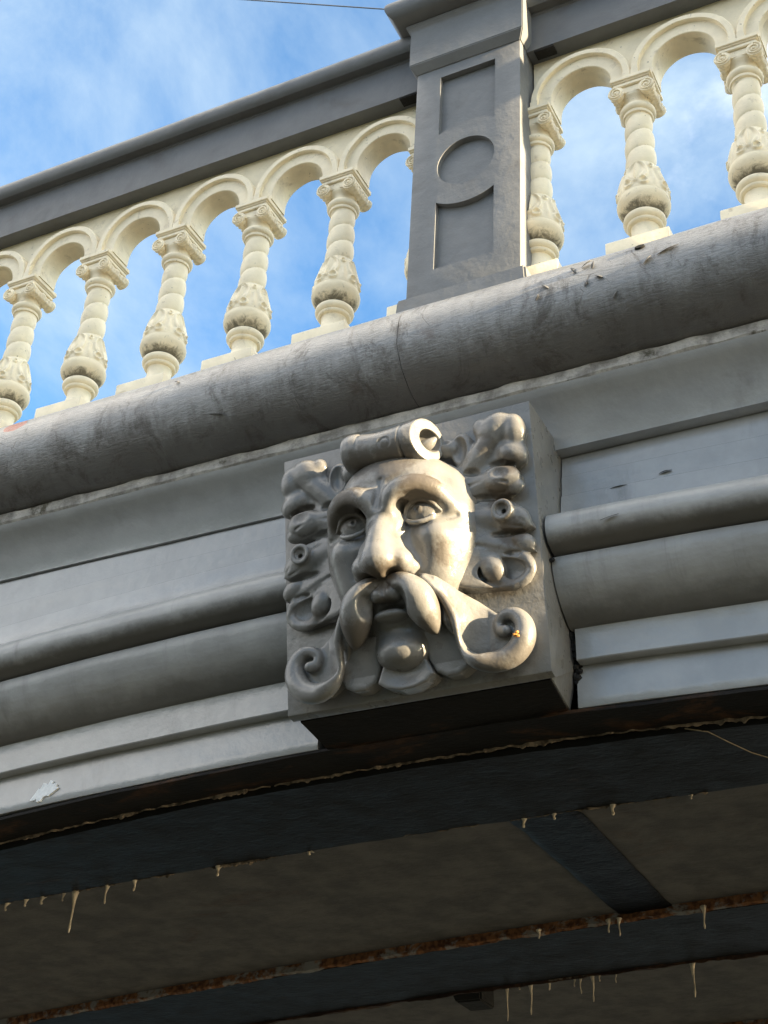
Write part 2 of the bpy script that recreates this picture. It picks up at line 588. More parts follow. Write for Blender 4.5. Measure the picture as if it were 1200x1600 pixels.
# ------------------------------------------------------------------ the setting
wme = bpy.data.meshes.new('canal_water')
wme.from_pydata([(-900, -900, -4.0), (900, -900, -4.0), (900, 900, -4.0), (-900, 900, -4.0)], [], [(0, 1, 2, 3)])
tag(link_mesh('canal_water', wme, M_WATER), 'dark canal water running under the bridge', None, None, 'structure')

# added grassy slope behind the viewer, unseen, blocks low frontal sky
bv, bf = [], []
for j, (by, bz) in enumerate(((-16, -4.3), (-16.2, -3.2), (-17, -2.9), (-20, -1.2), (-26, 2.0), (-34, 4.6), (-60, 6.0), (-300, 7.0))):
    for i in range(61):
        bx = -150 + 5 * i
        bv.append((bx, by + .4 * mnoise.noise(Vector((bx * .1, j, 0))), bz + min(1, j / 4) * 2.2 * mnoise.noise(Vector((bx * .07, by * .1, 2)))))
for j in range(7):
    for i in range(60):
        bf.append((j * 61 + i, j * 61 + i + 1, j * 61 + i + 62, j * 61 + i + 61))
M_ADDED_BANK = mat_simple('added_bank_rough_grass', (.035, .045, .018), .9, 3, .4, .8)
tag(link_mesh('added_bank', mesh_pydata('added_bank', bv, bf), M_ADDED_BANK), 'added unseen grassy slope opposite the bridge face, blocks low sky', None, None, 'structure')

XL, XR = -4.2, 3.2             # the stretch of bridge that is built
# ================================================================== the rolled cornice and the arch face
RC_Y, RC_Z, RC_R = -0.270, -0.004, 0.134
cornice = empty('rolled_cornice', (0, -0.2, -0.28),
                'thick round grey cornice roll with cracked peeling paint running under the balustrade', 'cornice')
roll_prof = [(0.12, -0.12), (0.12, 0.126), (-0.20, 0.128)]
for i in range(37):
    a = rad(100 + i * (175.0 / 36) )
    roll_prof.append((RC_Y + RC_R * math.cos(a), RC_Z + RC_R * math.sin(a)))
roll_prof.append((-0.255, -0.134))
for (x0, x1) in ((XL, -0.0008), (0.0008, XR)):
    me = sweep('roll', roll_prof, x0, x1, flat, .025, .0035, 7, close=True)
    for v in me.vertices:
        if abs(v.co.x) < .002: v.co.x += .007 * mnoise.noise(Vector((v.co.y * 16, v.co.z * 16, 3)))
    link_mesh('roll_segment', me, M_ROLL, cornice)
link_mesh('roll_joint', sweep('joint', [(RC_Y + (.1318) * math.cos(rad(a)), RC_Z + (.1318) * math.sin(rad(a))) for a in range(90, 281, 5)] + [(0.1, -.1), (0.1, .1)],
          -.006, .006, close=True, step=.006), M_GAP, cornice)
link_mesh('pale_fillet', rough(sweep('fillet', [(-.255, -.136), (-.2835, -.1395), (-.284, -.166), (-.279, -.171), (-.25, -.170)], XL, XR, flat, .02, .004, 24, close=True), .0015, 50), M_SEAL, cornice)
cove = [(-.10, -.168), (-.281, -.1705), (-.278, -.178), (-.266, -.188), (-.252, -.199), (-.237, -.213), (-.224, -.230), (-.212, -.250), (-.203, -.270), (-.198, -.288)]
for (x0, x1, yb, nm) in ((XL, -.296, -.190, 'l'), (.296, XR, -.166, 'r')):
    link_mesh('cove', sweep('cove', cove + [(yb + .03, -.2885), (-.10, -.2885)], x0, x1, flat, .05, .002, 5, close=True), M_FASC, cornice)
link_mesh('cove', sweep('cove', cove + [(-.13, -.288), (-.10, -.288)], -.296, .296, flat, .05, close=True), M_FASC, cornice)

def arch_face(name, x0, x1, yb, label):
    global TSHIFT
    TSHIFT = .05
    t = empty(name, ((x0 + x1) / 2, -.1, -.6), label, 'moulding')
    # the board under the cove is straight above and follows the arch below
    xs = xs_range(x0, x1, .05)
    rows = [(yb, -.2905, 0), (yb, -.318, .15), (yb - .001, -.3385, .6), (yb - .0045, -.3415, .6), (yb - .0045, -.390, 1), (yb - .0105, -.395, 1),
            (yb - .014, -.44, 1), (-.215, -.470, 1), (-.12, -.470, 1), (-.12, -.2905, 0)]
    n = len(rows); verts = []; faces = []
    for x in xs:
        for (y, z, k) in rows:
            verts.append((x, y + .0015 * mnoise.noise(Vector((x * 4, z * 9, 1))), z + k * arch(x)))
    for i in range(len(xs) - 1):
        for j in range(n):
            k = (j + 1) % n
            faces.append((i * n + j, i * n + k, (i + 1) * n + k, (i + 1) * n + j))
    faces.append(tuple(range(n))); faces.append(tuple((len(xs) - 1) * n + j for j in reversed(range(n))))
    me = mesh_pydata('board', verts, faces, False)
    bm = bmesh.new(); bm.from_mesh(me); bmesh.ops.recalc_face_normals(bm, faces=bm.faces); bm.to_mesh(me); bm.free()
    link_mesh('fascia_board', smooth_by_angle(me, 30), M_FASC, t)
    ty, tz, tr = -.2480, -.5345, .0415
    tor = [(-.12, tz + .02)] + [(-.19, tz + .055)] + [(ty + tr * math.cos(rad(a)), tz + tr * math.sin(rad(a))) for a in range(78, 252, 6)] + [(-.225, -.586), (-.12, -.586)]
    tm = mat_soot_shade('sooty_torus_paint', -.572, -.545, .72)
    om = mat_soot_shade('sooty_shaded_ovolo_paint', -.702, -.655, .62)  # lower ovolo darkened by shade painted into the colour, beside sooty streaks
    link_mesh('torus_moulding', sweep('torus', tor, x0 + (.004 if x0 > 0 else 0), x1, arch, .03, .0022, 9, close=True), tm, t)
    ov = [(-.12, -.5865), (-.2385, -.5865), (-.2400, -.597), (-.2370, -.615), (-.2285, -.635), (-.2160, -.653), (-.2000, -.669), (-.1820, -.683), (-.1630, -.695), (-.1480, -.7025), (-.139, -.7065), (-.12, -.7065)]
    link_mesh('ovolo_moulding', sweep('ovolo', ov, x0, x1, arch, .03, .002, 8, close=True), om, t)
    pl = [(-.07, -.707), (-.1365, -.707), (-.1345, -.7135), (-.129, -.7755), (-.127, -.7775), (-.07, -.7775)]
    link_mesh('upper_band', sweep('band', pl, x0 + (.01 if x0 > 0 else 0), x1, arch, .03, .0015, 9, close=True, dens=.02), M_FASC, t)
    lw = [(-.05, -.778), (-.1005, -.778), (-.0985, -.868), (-.0965, -.871), (-.05, -.871)]
    link_mesh('lower_band', sweep('lowband', lw, x0, x1, arch, .03, .0015, 9, close=True, dens=.02), M_FASC, t)
    return t
face_l = arch_face('arch_moulding', XL, -.3075, -.190, 'grey arch mouldings left of the carved face with a white scrape on the lowest band')
face_r = arch_face('arch_moulding', .3085, XR, -.166, 'grey arch mouldings right of the carved face with an open black seam on top')

# dirt-filled gap along the right cheek of the keystone
bm = bmesh.new()
for (y0, z0, y1, z1, w) in ((-.145, -.31, -.13, -.46, .008), (-.235, -.60, -.10, -.72, .010), (-.125, -.70, -.085, -.79, .016), (-.10, -.78, -.07, -.86, .012)):
    for k in range(14):
        s = (k + random.random()) / 14
        y = y0 + (y1 - y0) * s; z = z0 + (z1 - z0) * s
        r = w * random.uniform(.35, .75)
        mt = Matrix.Translation((.3085 + random.uniform(-.003, .006), y - random.uniform(0, .012), z)) @ Matrix.Rotation(random.random() * 6, 4, 'Y') @ Matrix.Diagonal((r, r * .7, r * 1.3, 1))
        bmesh.ops.create_icosphere(bm, subdivisions=1, radius=1, matrix=mt)
tag(link_mesh('gap_dirt', mesh_bm('dirt', bm), M_GAP, face_r), None, None, None, 'stuff')

# body of the bridge behind the faces, and its deck
link_mesh('bridge_core', sweep('core', [(-.09, -.14), (.12, -.13), (7.5, -.13), (7.5, -.60), (-.09, -.60)], XL, XR, flat, .5, close=True), M_GAP, cornice)

# ================================================================== underside
under = empty('arch_underside', (0, 1.2, -.85), 'dark rusty underside of the bridge arch with black ribs and grey plates', 'arch soffit')
link_mesh('edge_flange', rough(sweep('flange', [(-.0945, -.8715), (-.0945, -.8785), (.014, -.884), (.06, -.884), (.06, -.8715)], XL, XR, arch, .03, .003, 12, close=True, dens=.02), .0012, 40), M_FLANGE, under)
link_mesh('rib', rough(sweep('rib', [(.0165, -.8845), (.0165, -.9005), (.374, -.9015), (.378, -.896), (.378, -.60), (.0165, -.60)], XL, XR, arch, .04, .003, 9, close=True), .0015, 25), M_RIB, under)
link_mesh('soffit_plate', sweep('plate', [(.37, -.862), (.37, -.869), (1.21, -.869), (1.21, -.862)], XL, XR, arch, .06, close=True), M_PANEL, under)
link_mesh('rib', rough(sweep('rib', [(1.206, -.60), (1.206, -.8985), (1.612, -.901), (1.617, -.895), (1.617, -.60)], XL, XR, arch, .04, .003, 9, close=True), .0015, 25), M_RIB, under)
link_mesh('rib_edge', rough(sweep('edge', [(1.204, -.864), (1.199, -.866), (1.197, -.893), (1.2045, -.8995), (1.2045, -.864)], XL, XR, arch, .012, .004, 30, close=True), .0025, 45), M_RUST, under)
link_mesh('rusty_seam', rough(sweep('seam', [(1.6175, -.888), (1.6175, -.908), (1.640, -.903), (1.640, -.880)], XL, XR, arch, .015, .006, 22, close=True), .004, 40), M_RUSTDARK, under)
link_mesh('soffit_plate', sweep('plate', [(1.61, -.860), (1.61, -.868), (2.46, -.868), (2.46, -.860)], XL, XR, arch, .06, close=True), M_PANEL, under)
link_mesh('rib', sweep('rib', [(2.455, -.60), (2.455, -.90), (2.86, -.90), (2.86, -.60)], XL, XR, arch, .06, .003, 9, close=True), M_RIB, under)
link_mesh('rib_edge', rough(sweep('edge', [(2.453, -.864), (2.447, -.866), (2.446, -.893), (2.4535, -.8995), (2.4535, -.864)], XL, XR, arch, .014, .004, 30, close=True), .0025, 45), M_RUST, under)
link_mesh('soffit_plate', sweep('plate', [(2.85, -.860), (2.85, -.868), (7.4, -.868), (7.4, -.860)], XL, XR, arch, .1, close=True), M_PANEL, under)
# tarred strip across the first plate
sv = []
for j in range(27):
    y = .38 + (1.1975 - .38) * j / 26
    l = -.068 + .007 * mnoise.noise(Vector((1, y * 14, 0))) + .02 * (y - .4)
    r = .115 + .004 * mnoise.noise(Vector((5, y * 12, 0))) - .008 * (y - .4) - (.035 * max(0, .46 - y) / .08)
    for i in range(9):
        x = l + (r - l) * i / 8
        e = min(i, 8 - i)
        sv.append((x, y, -.8765 + arch(x) + (.004 if e == 0 else 0) + .002 * mnoise.noise(Vector((x * 40, y * 40, 0)))))
sf = [(j * 9 + i, j * 9 + i + 1, j * 9 + i + 10, j * 9 + i + 9) for j in range(26) for i in range(8)]
n0 = len(sv)
sv += [(x, y, -.8655 + arch(x)) for (x, y, z) in sv]
sf += [(a + n0, d + n0, c + n0, b + n0) for (a, b, c, d) in list(sf)]
ring = [i for i in range(9)] + [j * 9 + 8 for j in range(1, 27)] + [26 * 9 + i for i in range(7, -1, -1)] + [j * 9 for j in range(25, 0, -1)]
sf += [(ring[k], ring[(k + 1) % len(ring)], ring[(k + 1) % len(ring)] + n0, ring[k] + n0) for k in range(len(ring))]
me = mesh_pydata('strip', sv, sf, True)
bm = bmesh.new(); bm.from_mesh(me); bmesh.ops.recalc_face_normals(bm, faces=bm.faces); bm.to_mesh(me); bm.free()
M_TAR = mat_dark('glossy_black_tar', (.004, .0045, .006), .1, .55, .7, 1.0)
M_TAR.node_tree.nodes['Principled BSDF'].inputs['Specular IOR Level'].default_value = .12
link_mesh('tar_strip', me, M_TAR, under)
# small black bracket at the back of the second rib
bm = bmesh.new()
bm_box(bm, (-.83, 1.642, -.935), (-.70, 1.76, -.868))
for v in bm.verts:
    if v.co.z < -.9 : v.co.x += .03 if v.co.x < -.76 else -.004; v.co.y += .02
bmesh.ops.bevel(bm, geom=list(bm.edges), offset=.006, segments=2, affect='EDGES')
link_mesh('bracket', smooth_by_angle(mesh_bm('bracket', bm), 40), M_GAP, under)

def crust(name, pts, w, h, mat, parent, seed):
    """ragged strip of flaked paint or lime hanging along an edge"""
    rnd = random.Random(seed)
    verts, faces = [], []
    n = len(pts)
    for i, p in enumerate(pts):
        p = Vector(p)
        nz = mnoise.noise(Vector((p.x * 4.3, seed, 0))) * 1.0 + mnoise.noise(Vector((p.x * 14, seed, 5))) * .55
        k = max(.06, .32 + 1.3 * nz) * (0.25 if i in (0, n - 1) else 1)
        a = w * .45 * k; b = h * 1.3 * k * (rnd.uniform(.25, .6) + max(0, mnoise.noise(Vector((p.x * 60, seed, 9)))) * 1.4)
        oy = .007 * mnoise.noise(Vector((p.x * 40, seed + 3, 0)))
        for (dy, dz) in ((-a, .004), (-a * .8, -b * .7), (0, -b), (a, -b * .5), (a * .9, .004)):
            verts.append(p + Vector((0, dy + oy, dz)))
    for i in range(n - 1):
        for j in range(5):
            k = (j + 1) % 5
            faces.append((i * 5 + j, i * 5 + k, i * 5 + 5 + k, i * 5 + 5 + j))
    faces.append((0, 1, 2, 3, 4)); faces.append(tuple((n - 1) * 5 + j for j in (4, 3, 2, 1, 0)))
    me = mesh_pydata(name, verts, faces, False)
    bm = bmesh.new(); bm.from_mesh(me); bmesh.ops.recalc_face_normals(bm, faces=bm.faces); bm.to_mesh(me); bm.free()
    return link_mesh(name, me, mat, parent)
def xrow(x0, x1, y, z, step=.004):
    return [(x, y, z + arch(x)) for x in xs_range(x0, x1, step)]
# seam between flange and first rib: brown flaking all along
crust('flaking_seam', xrow(-2.2, -.55, .010, -.887), .013, .012, M_CRUST, under, 1)
crust('flaking_seam', xrow(-.55, .05, .012, -.887), .005, .007, M_CRUST, under, 2)
crust('flaking_seam', xrow(.05, .35, .008, -.888), .013, .010, M_CRUST, under, 3)
crust('flaking_seam', xrow(.35, 1.5, .012, -.887), .007, .009, M_CRUST, under, 4)
# back edge of the first rib
crust('lime_crust', xrow(-1.75, -1.02, .376, -.900), .007, .010, M_CRUST, under, 5)
crust('lime_crust', xrow(-.93, -.58, .376, -.900), .012, .010, M_CRUST, under, 6)
crust('lime_crust', xrow(-.33, -.12, .374, -.901), .012, .006, M_CRUST, under, 7)
crust('lime_crust', xrow(-.04, .45, .374, -.901), .010, .012, M_CRUST, under, 8)
crust('lime_crust', xrow(-.44, -.30, 1.618, -.905), .008, .007, M_CRUST, under, 9)

def drip(x, y, z, L, r, lean=0.0, mat=None):
    n = 9
    pts, rr = [], []
    for i in range(n):
        s = i / (n - 1)
        pts.append((x + lean * s * L + .0012 * math.sin(s * 7 + x * 90), y + .001 * math.sin(s * 5 + x * 50), z + .006 - s * (L + .006)))
        rr.append(r * (1.9 * (1 - s) ** 4 + .50 + .25 * (s > .85)) * (0.55 if i == n - 1 else 1))
    return link_mesh('drip', tube('drip', pts, rr, 8), mat or M_DRIP, under)
for (x, L, r) in ((-1.353, .115, .0050), (-1.245, .050, .0040), (-1.15, .028, .0045), (-1.395, .022, .004), (-1.47, .020, .006), (-1.53, .018, .005), (-1.60, .02, .005),
                  (-.879, .026, .0060), (-.60, .008, .006), (-.003, .022, .0055), (.075, .012, .005), (.221, .022, .0055), (.41, .010, .004)):
    drip(x, .376, -.902 + arch(x), L, r)
for (x, L, r) in ((-.08, .030, .004), (-.048, .044, .0036), (.203, .055, .0042), (-.30, .018, .004)):
    drip(x, 1.196, -.893 + arch(x), L, r, 0, M_DRIP)
for (x, L, r) in ((-.594, .105, .0035), (-.55, .012, .004), (-.509, .095, .0042), (-.443, .026, .0045), (-.356, .026, .004), (-.335, .05, .0035), (-.293, .078, .0042), (-.27, .02, .003), (-.215, .03, .003), (.036, .10, .0048)):
    drip(x, 1.630, -.903 + arch(x), L, r, .03)

# the inner ribs lie a little askew and flatter than the edge of the arch
for ch in [o for o in COL.objects if o.parent == under]:
    for v in ch.data.vertices:
        x, y = v.co.x + ch.location.x + under.location.x, v.co.y + ch.location.y + under.location.y
        t = min(1.0, max(0.0, (y - .02) / .35))
        k = -.035 * (1 - t) - .010 * t
        dz = (k + KA) * (x + .05) ** 2
        sk = -.040 * t - .085 * min(1.0, max(0.0, (y - .376) / .82))
        v.co.z += dz; v.co.y += sk * x
    ch.data.update()

# ================================================================== pedestal
pedestal = empty('balustrade_pedestal', (0, .02, .13), 'grey square post with sunk panels and a round medallion, standing above the carved face', 'pedestal')
PF = -.0562
shaft = box_mesh('shaft', (-.166, PF, .40), (.166, .17, 1.312), .004, 2)
def prism_cutter(loop, d=.018):
    bm = bmesh.new()
    f = [bm.verts.new((x, PF - .05, z)) for (x, z) in loop]
    b = [bm.verts.new((x * .99, PF + d, z)) for (x, z) in loop]
    bm.faces.new(f); bm.faces.new(list(reversed(b)))
    for i in range(len(loop)):
        j = (i + 1) % len(loop)
        bm.faces.new((f[i], b[i], b[j], f[j]))
    return mesh_bm('cut', bm)
CZ = .889
arc = lambda R, up, n=17: [(R * math.sin(t), CZ + up * R * math.cos(t)) for t in np.linspace(-math.asin(.088 / R), math.asin(.088 / R), n)]
panel_top = [(-.088, 1.267)] + arc(.160, 1) + [(.088, 1.267)]
panel_bot = [(-.088, .509)] + arc(.160, -1) + [(.088, .509)]
circ = [(.0885 * math.cos(t), CZ + .0885 * math.sin(t)) for t in np.linspace(0, 2 * math.pi, 65)[:-1]]
me = boolean_cut(shaft, [prism_cutter(panel_top), prism_cutter(panel_bot), prism_cutter(circ)])
link_mesh('post_shaft', smooth_by_angle(me, 30), M_PED, pedestal)
bm = bmesh.new()
bm_box(bm, (-.184, -.0745, .13), (.184, .18, .418))
for v in bm.verts: v.co.x *= 1.13 if v.co.z < .2 else 1
bmesh.ops.bevel(bm, geom=[e for e in bm.edges], offset=.006, segments=2, affect='EDGES')
link_mesh('post_base', smooth_by_angle(mesh_bm('base', bm), 40), M_PED, pedestal)
def frustum_stack(name, rows, bev=.003):
    """rows of (half width x, front y, back y, z)"""
    bm = bmesh.new(); loops = []
    for (hx, y0, y1, z) in rows:
        loops.append([bm.verts.new(p) for p in ((-hx, y0, z), (hx, y0, z), (hx, y1, z), (-hx, y1, z))])
    for a, b in zip(loops[:-1], loops[1:]):
        for i in range(4):
            j = (i + 1) % 4
            bm.faces.new((a[i], a[j], b[j], b[i]))
    bm.faces.new(loops[0]); bm.faces.new(loops[-1])
    bmesh.ops.recalc_face_normals(bm, faces=bm.faces)
    if bev: bmesh.ops.bevel(bm, geom=[e for e in bm.edges if e.calc_face_angle(0) > .5], offset=bev, segments=2, affect='EDGES')
    return smooth_by_angle(mesh_bm(name, bm), 35)
link_mesh('post_cap', frustum_stack('cap', [(.167, -.0575, .172, 1.308), (.184, -.081, .185, 1.334), (.184, -.081, .185, 1.478), (.190, -.086, .19, 1.492), (.196, -.093, .196, 1.498), (.196, -.093, .196, 1.508)], .0025), M_PED, pedestal)
rows = []
for i in range(13):
    a = rad(-90 + 15 * i)
    o = .050 * math.cos(a)
    rows.append((.196 + o, -.098 - o, .2 + o, 1.555 + .048 * math.sin(a)))
link_mesh('coping', frustum_stack('coping', rows, 0), M_RAIL, pedestal)

for (px, lab) in ((2.4395, 'grey post at the far right end of the balustrade, well clear of the carved face'), (-3.0235, 'grey post at the far left end of the balustrade, well clear of the carved face')):
    p2 = pedestal.copy(); COL.objects.link(p2)
    p2.location = (px, .02, .13); p2['label'] = lab
    for ch in list(pedestal.children):
        c2 = ch.copy(); COL.objects.link(c2); c2.parent = p2
for p2 in [o for o in COL.objects if o.name.startswith('balustrade_pedestal')]:
    p2['group'] = 'grey posts of the balustrade'

# ================================================================== balustrade: one baluster of each kind, then copies
BY = 0.0605
def helix_r(r, z, th):
    f = ((z - .948) / .0665 - (th + math.pi / 2) / (2 * math.pi)) % 1.0
    b = math.sin(math.pi * f) ** .5
    top = min(1, max(0, (.955 - z) / .012)); bot = min(1, max(0, (z - .742) / .012))
    return r - .0085 * (1 - b) * top * bot

def palmette(r, z, th):
    """raised shell leaf on four sides of the vase"""
    q = (th + math.pi / 2 + math.pi / 4) % (math.pi / 2) - math.pi / 4
    s = q * .066
    u = z - .668
    # leaf outline: rounded fan, foot at u=0
    d = math.hypot(s, (u - .038) * .78)
    edge = .034
    h = 0.0
    rim = math.exp(-((d - edge) / .0045) ** 2)
    h += .0062 * rim * (1 if u > .012 else max(0, u + .012) / .024)
    if d < edge and u > .004:
        ang = math.atan2(s, u + .003)
        lob = .5 + .5 * math.cos(ang * 9.5)
        h += (.0042 * lob - .0012) * min(1, (edge - d) / .008)
        h += .0022 * math.exp(-(s / .004) ** 2)
    # foot scrolls, left and right of the stalk
    for sx in (-1, 1):
        dd = math.hypot(s - sx * .021, u + .008)
        h += .0050 * math.exp(-((dd - .011) / .0036) ** 2)
    dd = math.hypot(s, u + .004); h += .005 * math.exp(-(dd / .007) ** 2)
    # little bud in the corner between two leaves
    qc = ((th + math.pi / 2) % (math.pi / 2)) - math.pi / 4
    sc = qc * .060
    h += .0045 * math.exp(-((math.hypot(sc, (u - .068)) - .007) / .003) ** 2)
    h += .0040 * math.exp(-(sc / .006) ** 2) * (1 if u < .04 else 0) * max(0, min(1, (u + .02) / .02))
    fade = min(1, max(0, (z - .642) / .006)) * min(1, max(0, (.752 - z) / .006))
    return r + 1.4 * h * fade

def smooth_prof(ctrl, step):
    out = []
    n = len(ctrl)
    for i in range(n - 1):
        p0 = ctrl[max(0, i - 1)]; p1 = ctrl[i]; p2 = ctrl[i + 1]; p3 = ctrl[min(n - 1, i + 2)]
        m = max(1, int(round((p2[1] - p1[1]) / step)))
        for k in range(m):
            t = k / m
            r = .5 * ((2 * p1[0]) + (-p0[0] + p2[0]) * t + (2 * p0[0] - 5 * p1[0] + 4 * p2[0] - p3[0]) * t * t + (-p0[0] + 3 * p1[0] - 3 * p2[0] + p3[0]) * t ** 3)
            out.append((r, p1[1] + (p2[1] - p1[1]) * t))
    out.append(ctrl[-1])
    return out

P_ME = {}
P_ME['plinth'] = rough(box_mesh('plinth', (-.0850, -.0830, .395), (.0850, .0830, .4545), .004), .0012, 30)
P_ME['foot'] = lathe('foot', [(.072, .4525), (.0735, .458), (.0725, .464)] + smooth_prof([(.069, .466), (.058, .480), (.0475, .497), (.0425, .515), (.0418, .530), (.0435, .541)], .004) +
                     [(.052, .5425), (.0555, .547), (.0545, .5525), (.0575, .554), (.0635, .559), (.0650, .566), (.0635, .573), (.057, .579), (.048, .581)], 48)
P_ME['bulb'] = lathe('bulb', smooth_prof([(.046, .580), (.056, .586), (.066, .594), (.0745, .603), (.0800, .614), (.0815, .624), (.0795, .634), (.0765, .640)], .0025), 64)
P_ME['leaf_vase'] = lathe('vase', smooth_prof([(.0750, .639), (.0758, .648), (.0740, .660), (.0690, .680), (.0620, .704), (.0545, .728), (.0490, .748), (.0465, .756)], .0018), 176, palmette)
P_ME['twisted_shaft'] = lathe('shaft', smooth_prof([(.0485, .742), (.0487, .78), (.0472, .86), (.0445, .93), (.0430, .962)], .0022), 72, helix_r)
P_ME['neck_ring'] = lathe('ring', [(.043, .950), (.0475, .952), (.0485, .957), (.0475, .961), (.0520, .963), (.0565, .968), (.0575, .974), (.0565, .980), (.051, .985), (.0445, .986), (.0435, .990), (.0440, 1.002), (.047, 1.010), (.052, 1.016), (.055, 1.022), (.052, 1.030)], 48)
def capital():
    bm = bmesh.new()
    a, f, b = .0583, -.0605, .0605
    for (i, z0, z1) in ((0, 1.0665, 1.0812), (.0035, 1.0605, 1.0660), (.0065, 1.0475, 1.0600)):
        vs = bm_box(bm, (-a + i, f + i, z0), (a - i, b - i, z1))
    bm_box(bm, (-.040, -.0475, 1.022), (.040, .0475, 1.0470))
    bmesh.ops.bevel(bm, geom=list(bm.edges), offset=.0016, segments=2, affect='EDGES')
    me0 = mesh_bm('abacus', bm)
    return smooth_by_angle(me0, 40)
P_ME['abacus'] = capital()
def volute(sx):
    verts, faces = [], []
    N, Y = 40, 49
    for j in range(Y):
        y = -.056 + .112 * j / (Y - 1)
        c = abs(y) / .056
        rr = .0155 + .0065 * c ** 2
        rr += .0016 * math.sin(y * 420) if c < .86 else .001
        if abs(y) < .007: rr += .004
        for k in range(N):
            a = 2 * math.pi * k / N
            w = 1 + .05 * math.sin(a * 7) * (c < .86)
            verts.append((sx * .0435 + rr * w * math.cos(a), y, 1.0235 + rr * w * math.sin(a)))
    for j in range(Y - 1):
        for k in range(N):
            k2 = (k + 1) % N
            faces.append((j * N + k, j * N + k2, (j + 1) * N + k2, (j + 1) * N + k))
    faces.append(tuple(reversed(range(N)))); faces.append(tuple((Y - 1) * N + k for k in range(N)))
    me = mesh_pydata('v', verts, faces)
    bm = bmesh.new(); bm.from_mesh(me)
    for fy in (-.0575, .0575):                   # spiral ridge and eye on the two ends
        pts, ra = [], []
        for i in range(52):
            t = i / 51
            a = -sx * t * 2 * math.pi * 1.9 + math.pi / 2
            r = .0205 * (1 - .72 * t)
            pts.append((sx * .0435 + r * math.cos(a), fy, 1.0235 + r * math.sin(a))); ra.append(.0031 * (1 - .35 * t))
        sp = tube('sp', pts, ra, 6)
        bm.from_mesh(sp)
        bmesh.ops.create_icosphere(bm, subdivisions=2, radius=1, matrix=Matrix.Translation((sx * .0435, fy, 1.0235)) @ Matrix.Diagonal((.0052, .004, .0052, 1)))
    me2 = mesh_bm('volute', bm)
    return smooth_by_angle(me2, 55)
P_ME['volute_l'] = volute(-1)
P_ME['volute_r'] = volute(1)
for k in ('foot', 'bulb', 'leaf_vase', 'twisted_shaft', 'neck_ring'):
    for v in P_ME[k].vertices:
        v.co.x *= .872; v.co.y *= .872
for k in P_ME:
    P_ME[k].materials.append(M_MOULD if k == 'bulb' else M_CREAM)

def add_baluster(parent, x, sc=1):
    ploc = Vector(parent.location)
    p = link_mesh('baluster', P_ME['twisted_shaft'], None, parent, (x, BY, 0))
    for nm in ('plinth', 'foot', 'bulb', 'leaf_vase', 'neck_ring', 'abacus', 'volute_l', 'volute_r'):
        o = bpy.data.objects.new('volute' if nm.startswith('volute') else nm, P_ME[nm])
        COL.objects.link(o)
        o.parent = p
    return p

SP = .2995
bal_x_left = [-.1565 - SP * i for i in range(0, 10)]
bal_x_right = [.1705 + SP * i for i in range(0, 8)]
AZ = 1.105
def arcade(name, xs, x_end0, x_end1):
    """wall of round arches standing on the capitals: solid with openings cut by construction"""
    bm = bmesh.new()
    yf, yb = .041, .100
    top = 1.312
    r0 = .0885
    n = 20
    lo = 1.0815
    cells = []
    xs = sorted(xs)
    edges = [(xs[i], xs[i + 1]) for i in range(len(xs) - 1)]
    for (a, b) in edges:
        c = (a + b) / 2
        h = (b - a) / 2
        loop = []
        inner = [(c - r0, lo)] + [(c - r0 * math.cos(t), AZ + r0 * math.sin(t)) for t in np.linspace(0, math.pi, n + 1)] + [(c + r0, lo)]
        outer = [(c - h, lo), (c - h, AZ)] + [None] * (n - 1) + [(c + h, AZ), (c + h, lo)]
        k = len(inner)
        outer = []
        for i, (x, z) in enumerate(inner):
            t = (i - 1) / n * math.pi
            if i == 0: outer.append((c - h, lo)); continue
            if i == k - 1: outer.append((c + h, lo)); continue
            dx, dz = -math.cos(t), math.sin(t)
            s = 1e9
            if abs(dx) > 1e-6: s = min(s, h / abs(dx))
            if dz > 1e-6: s = min(s, (top - AZ) / dz)
            outer.append((c + dx * s, AZ + dz * s))
        vi = [[bm.verts.new((x, y, z)) for (x, z) in inner] for y in (yf, yb)]
        vo = [[bm.verts.new((x, y, z)) for (x, z) in outer] for y in (yf, yb)]
        for i in range(k - 1):
            bm.faces.new((vi[0][i], vi[0][i + 1], vo[0][i + 1], vo[0][i]))
            bm.faces.new((vi[1][i], vo[1][i], vo[1][i + 1], vi[1][i + 1]))
            bm.faces.new((vi[0][i], vi[1][i], vi[1][i + 1], vi[0][i + 1]))
        bm.faces.new((vi[0][0], vo[0][0], vo[1][0], vi[1][0]))
        bm.faces.new((vi[0][-1], vi[1][-1], vo[1][-1], vo[0][-1]))
    bmesh.ops.remove_doubles(bm, verts=bm.verts, dist=.0005)
    me = smooth_by_angle(mesh_bm(name, bm), 35)
    return rough(me, .001, 22), edges

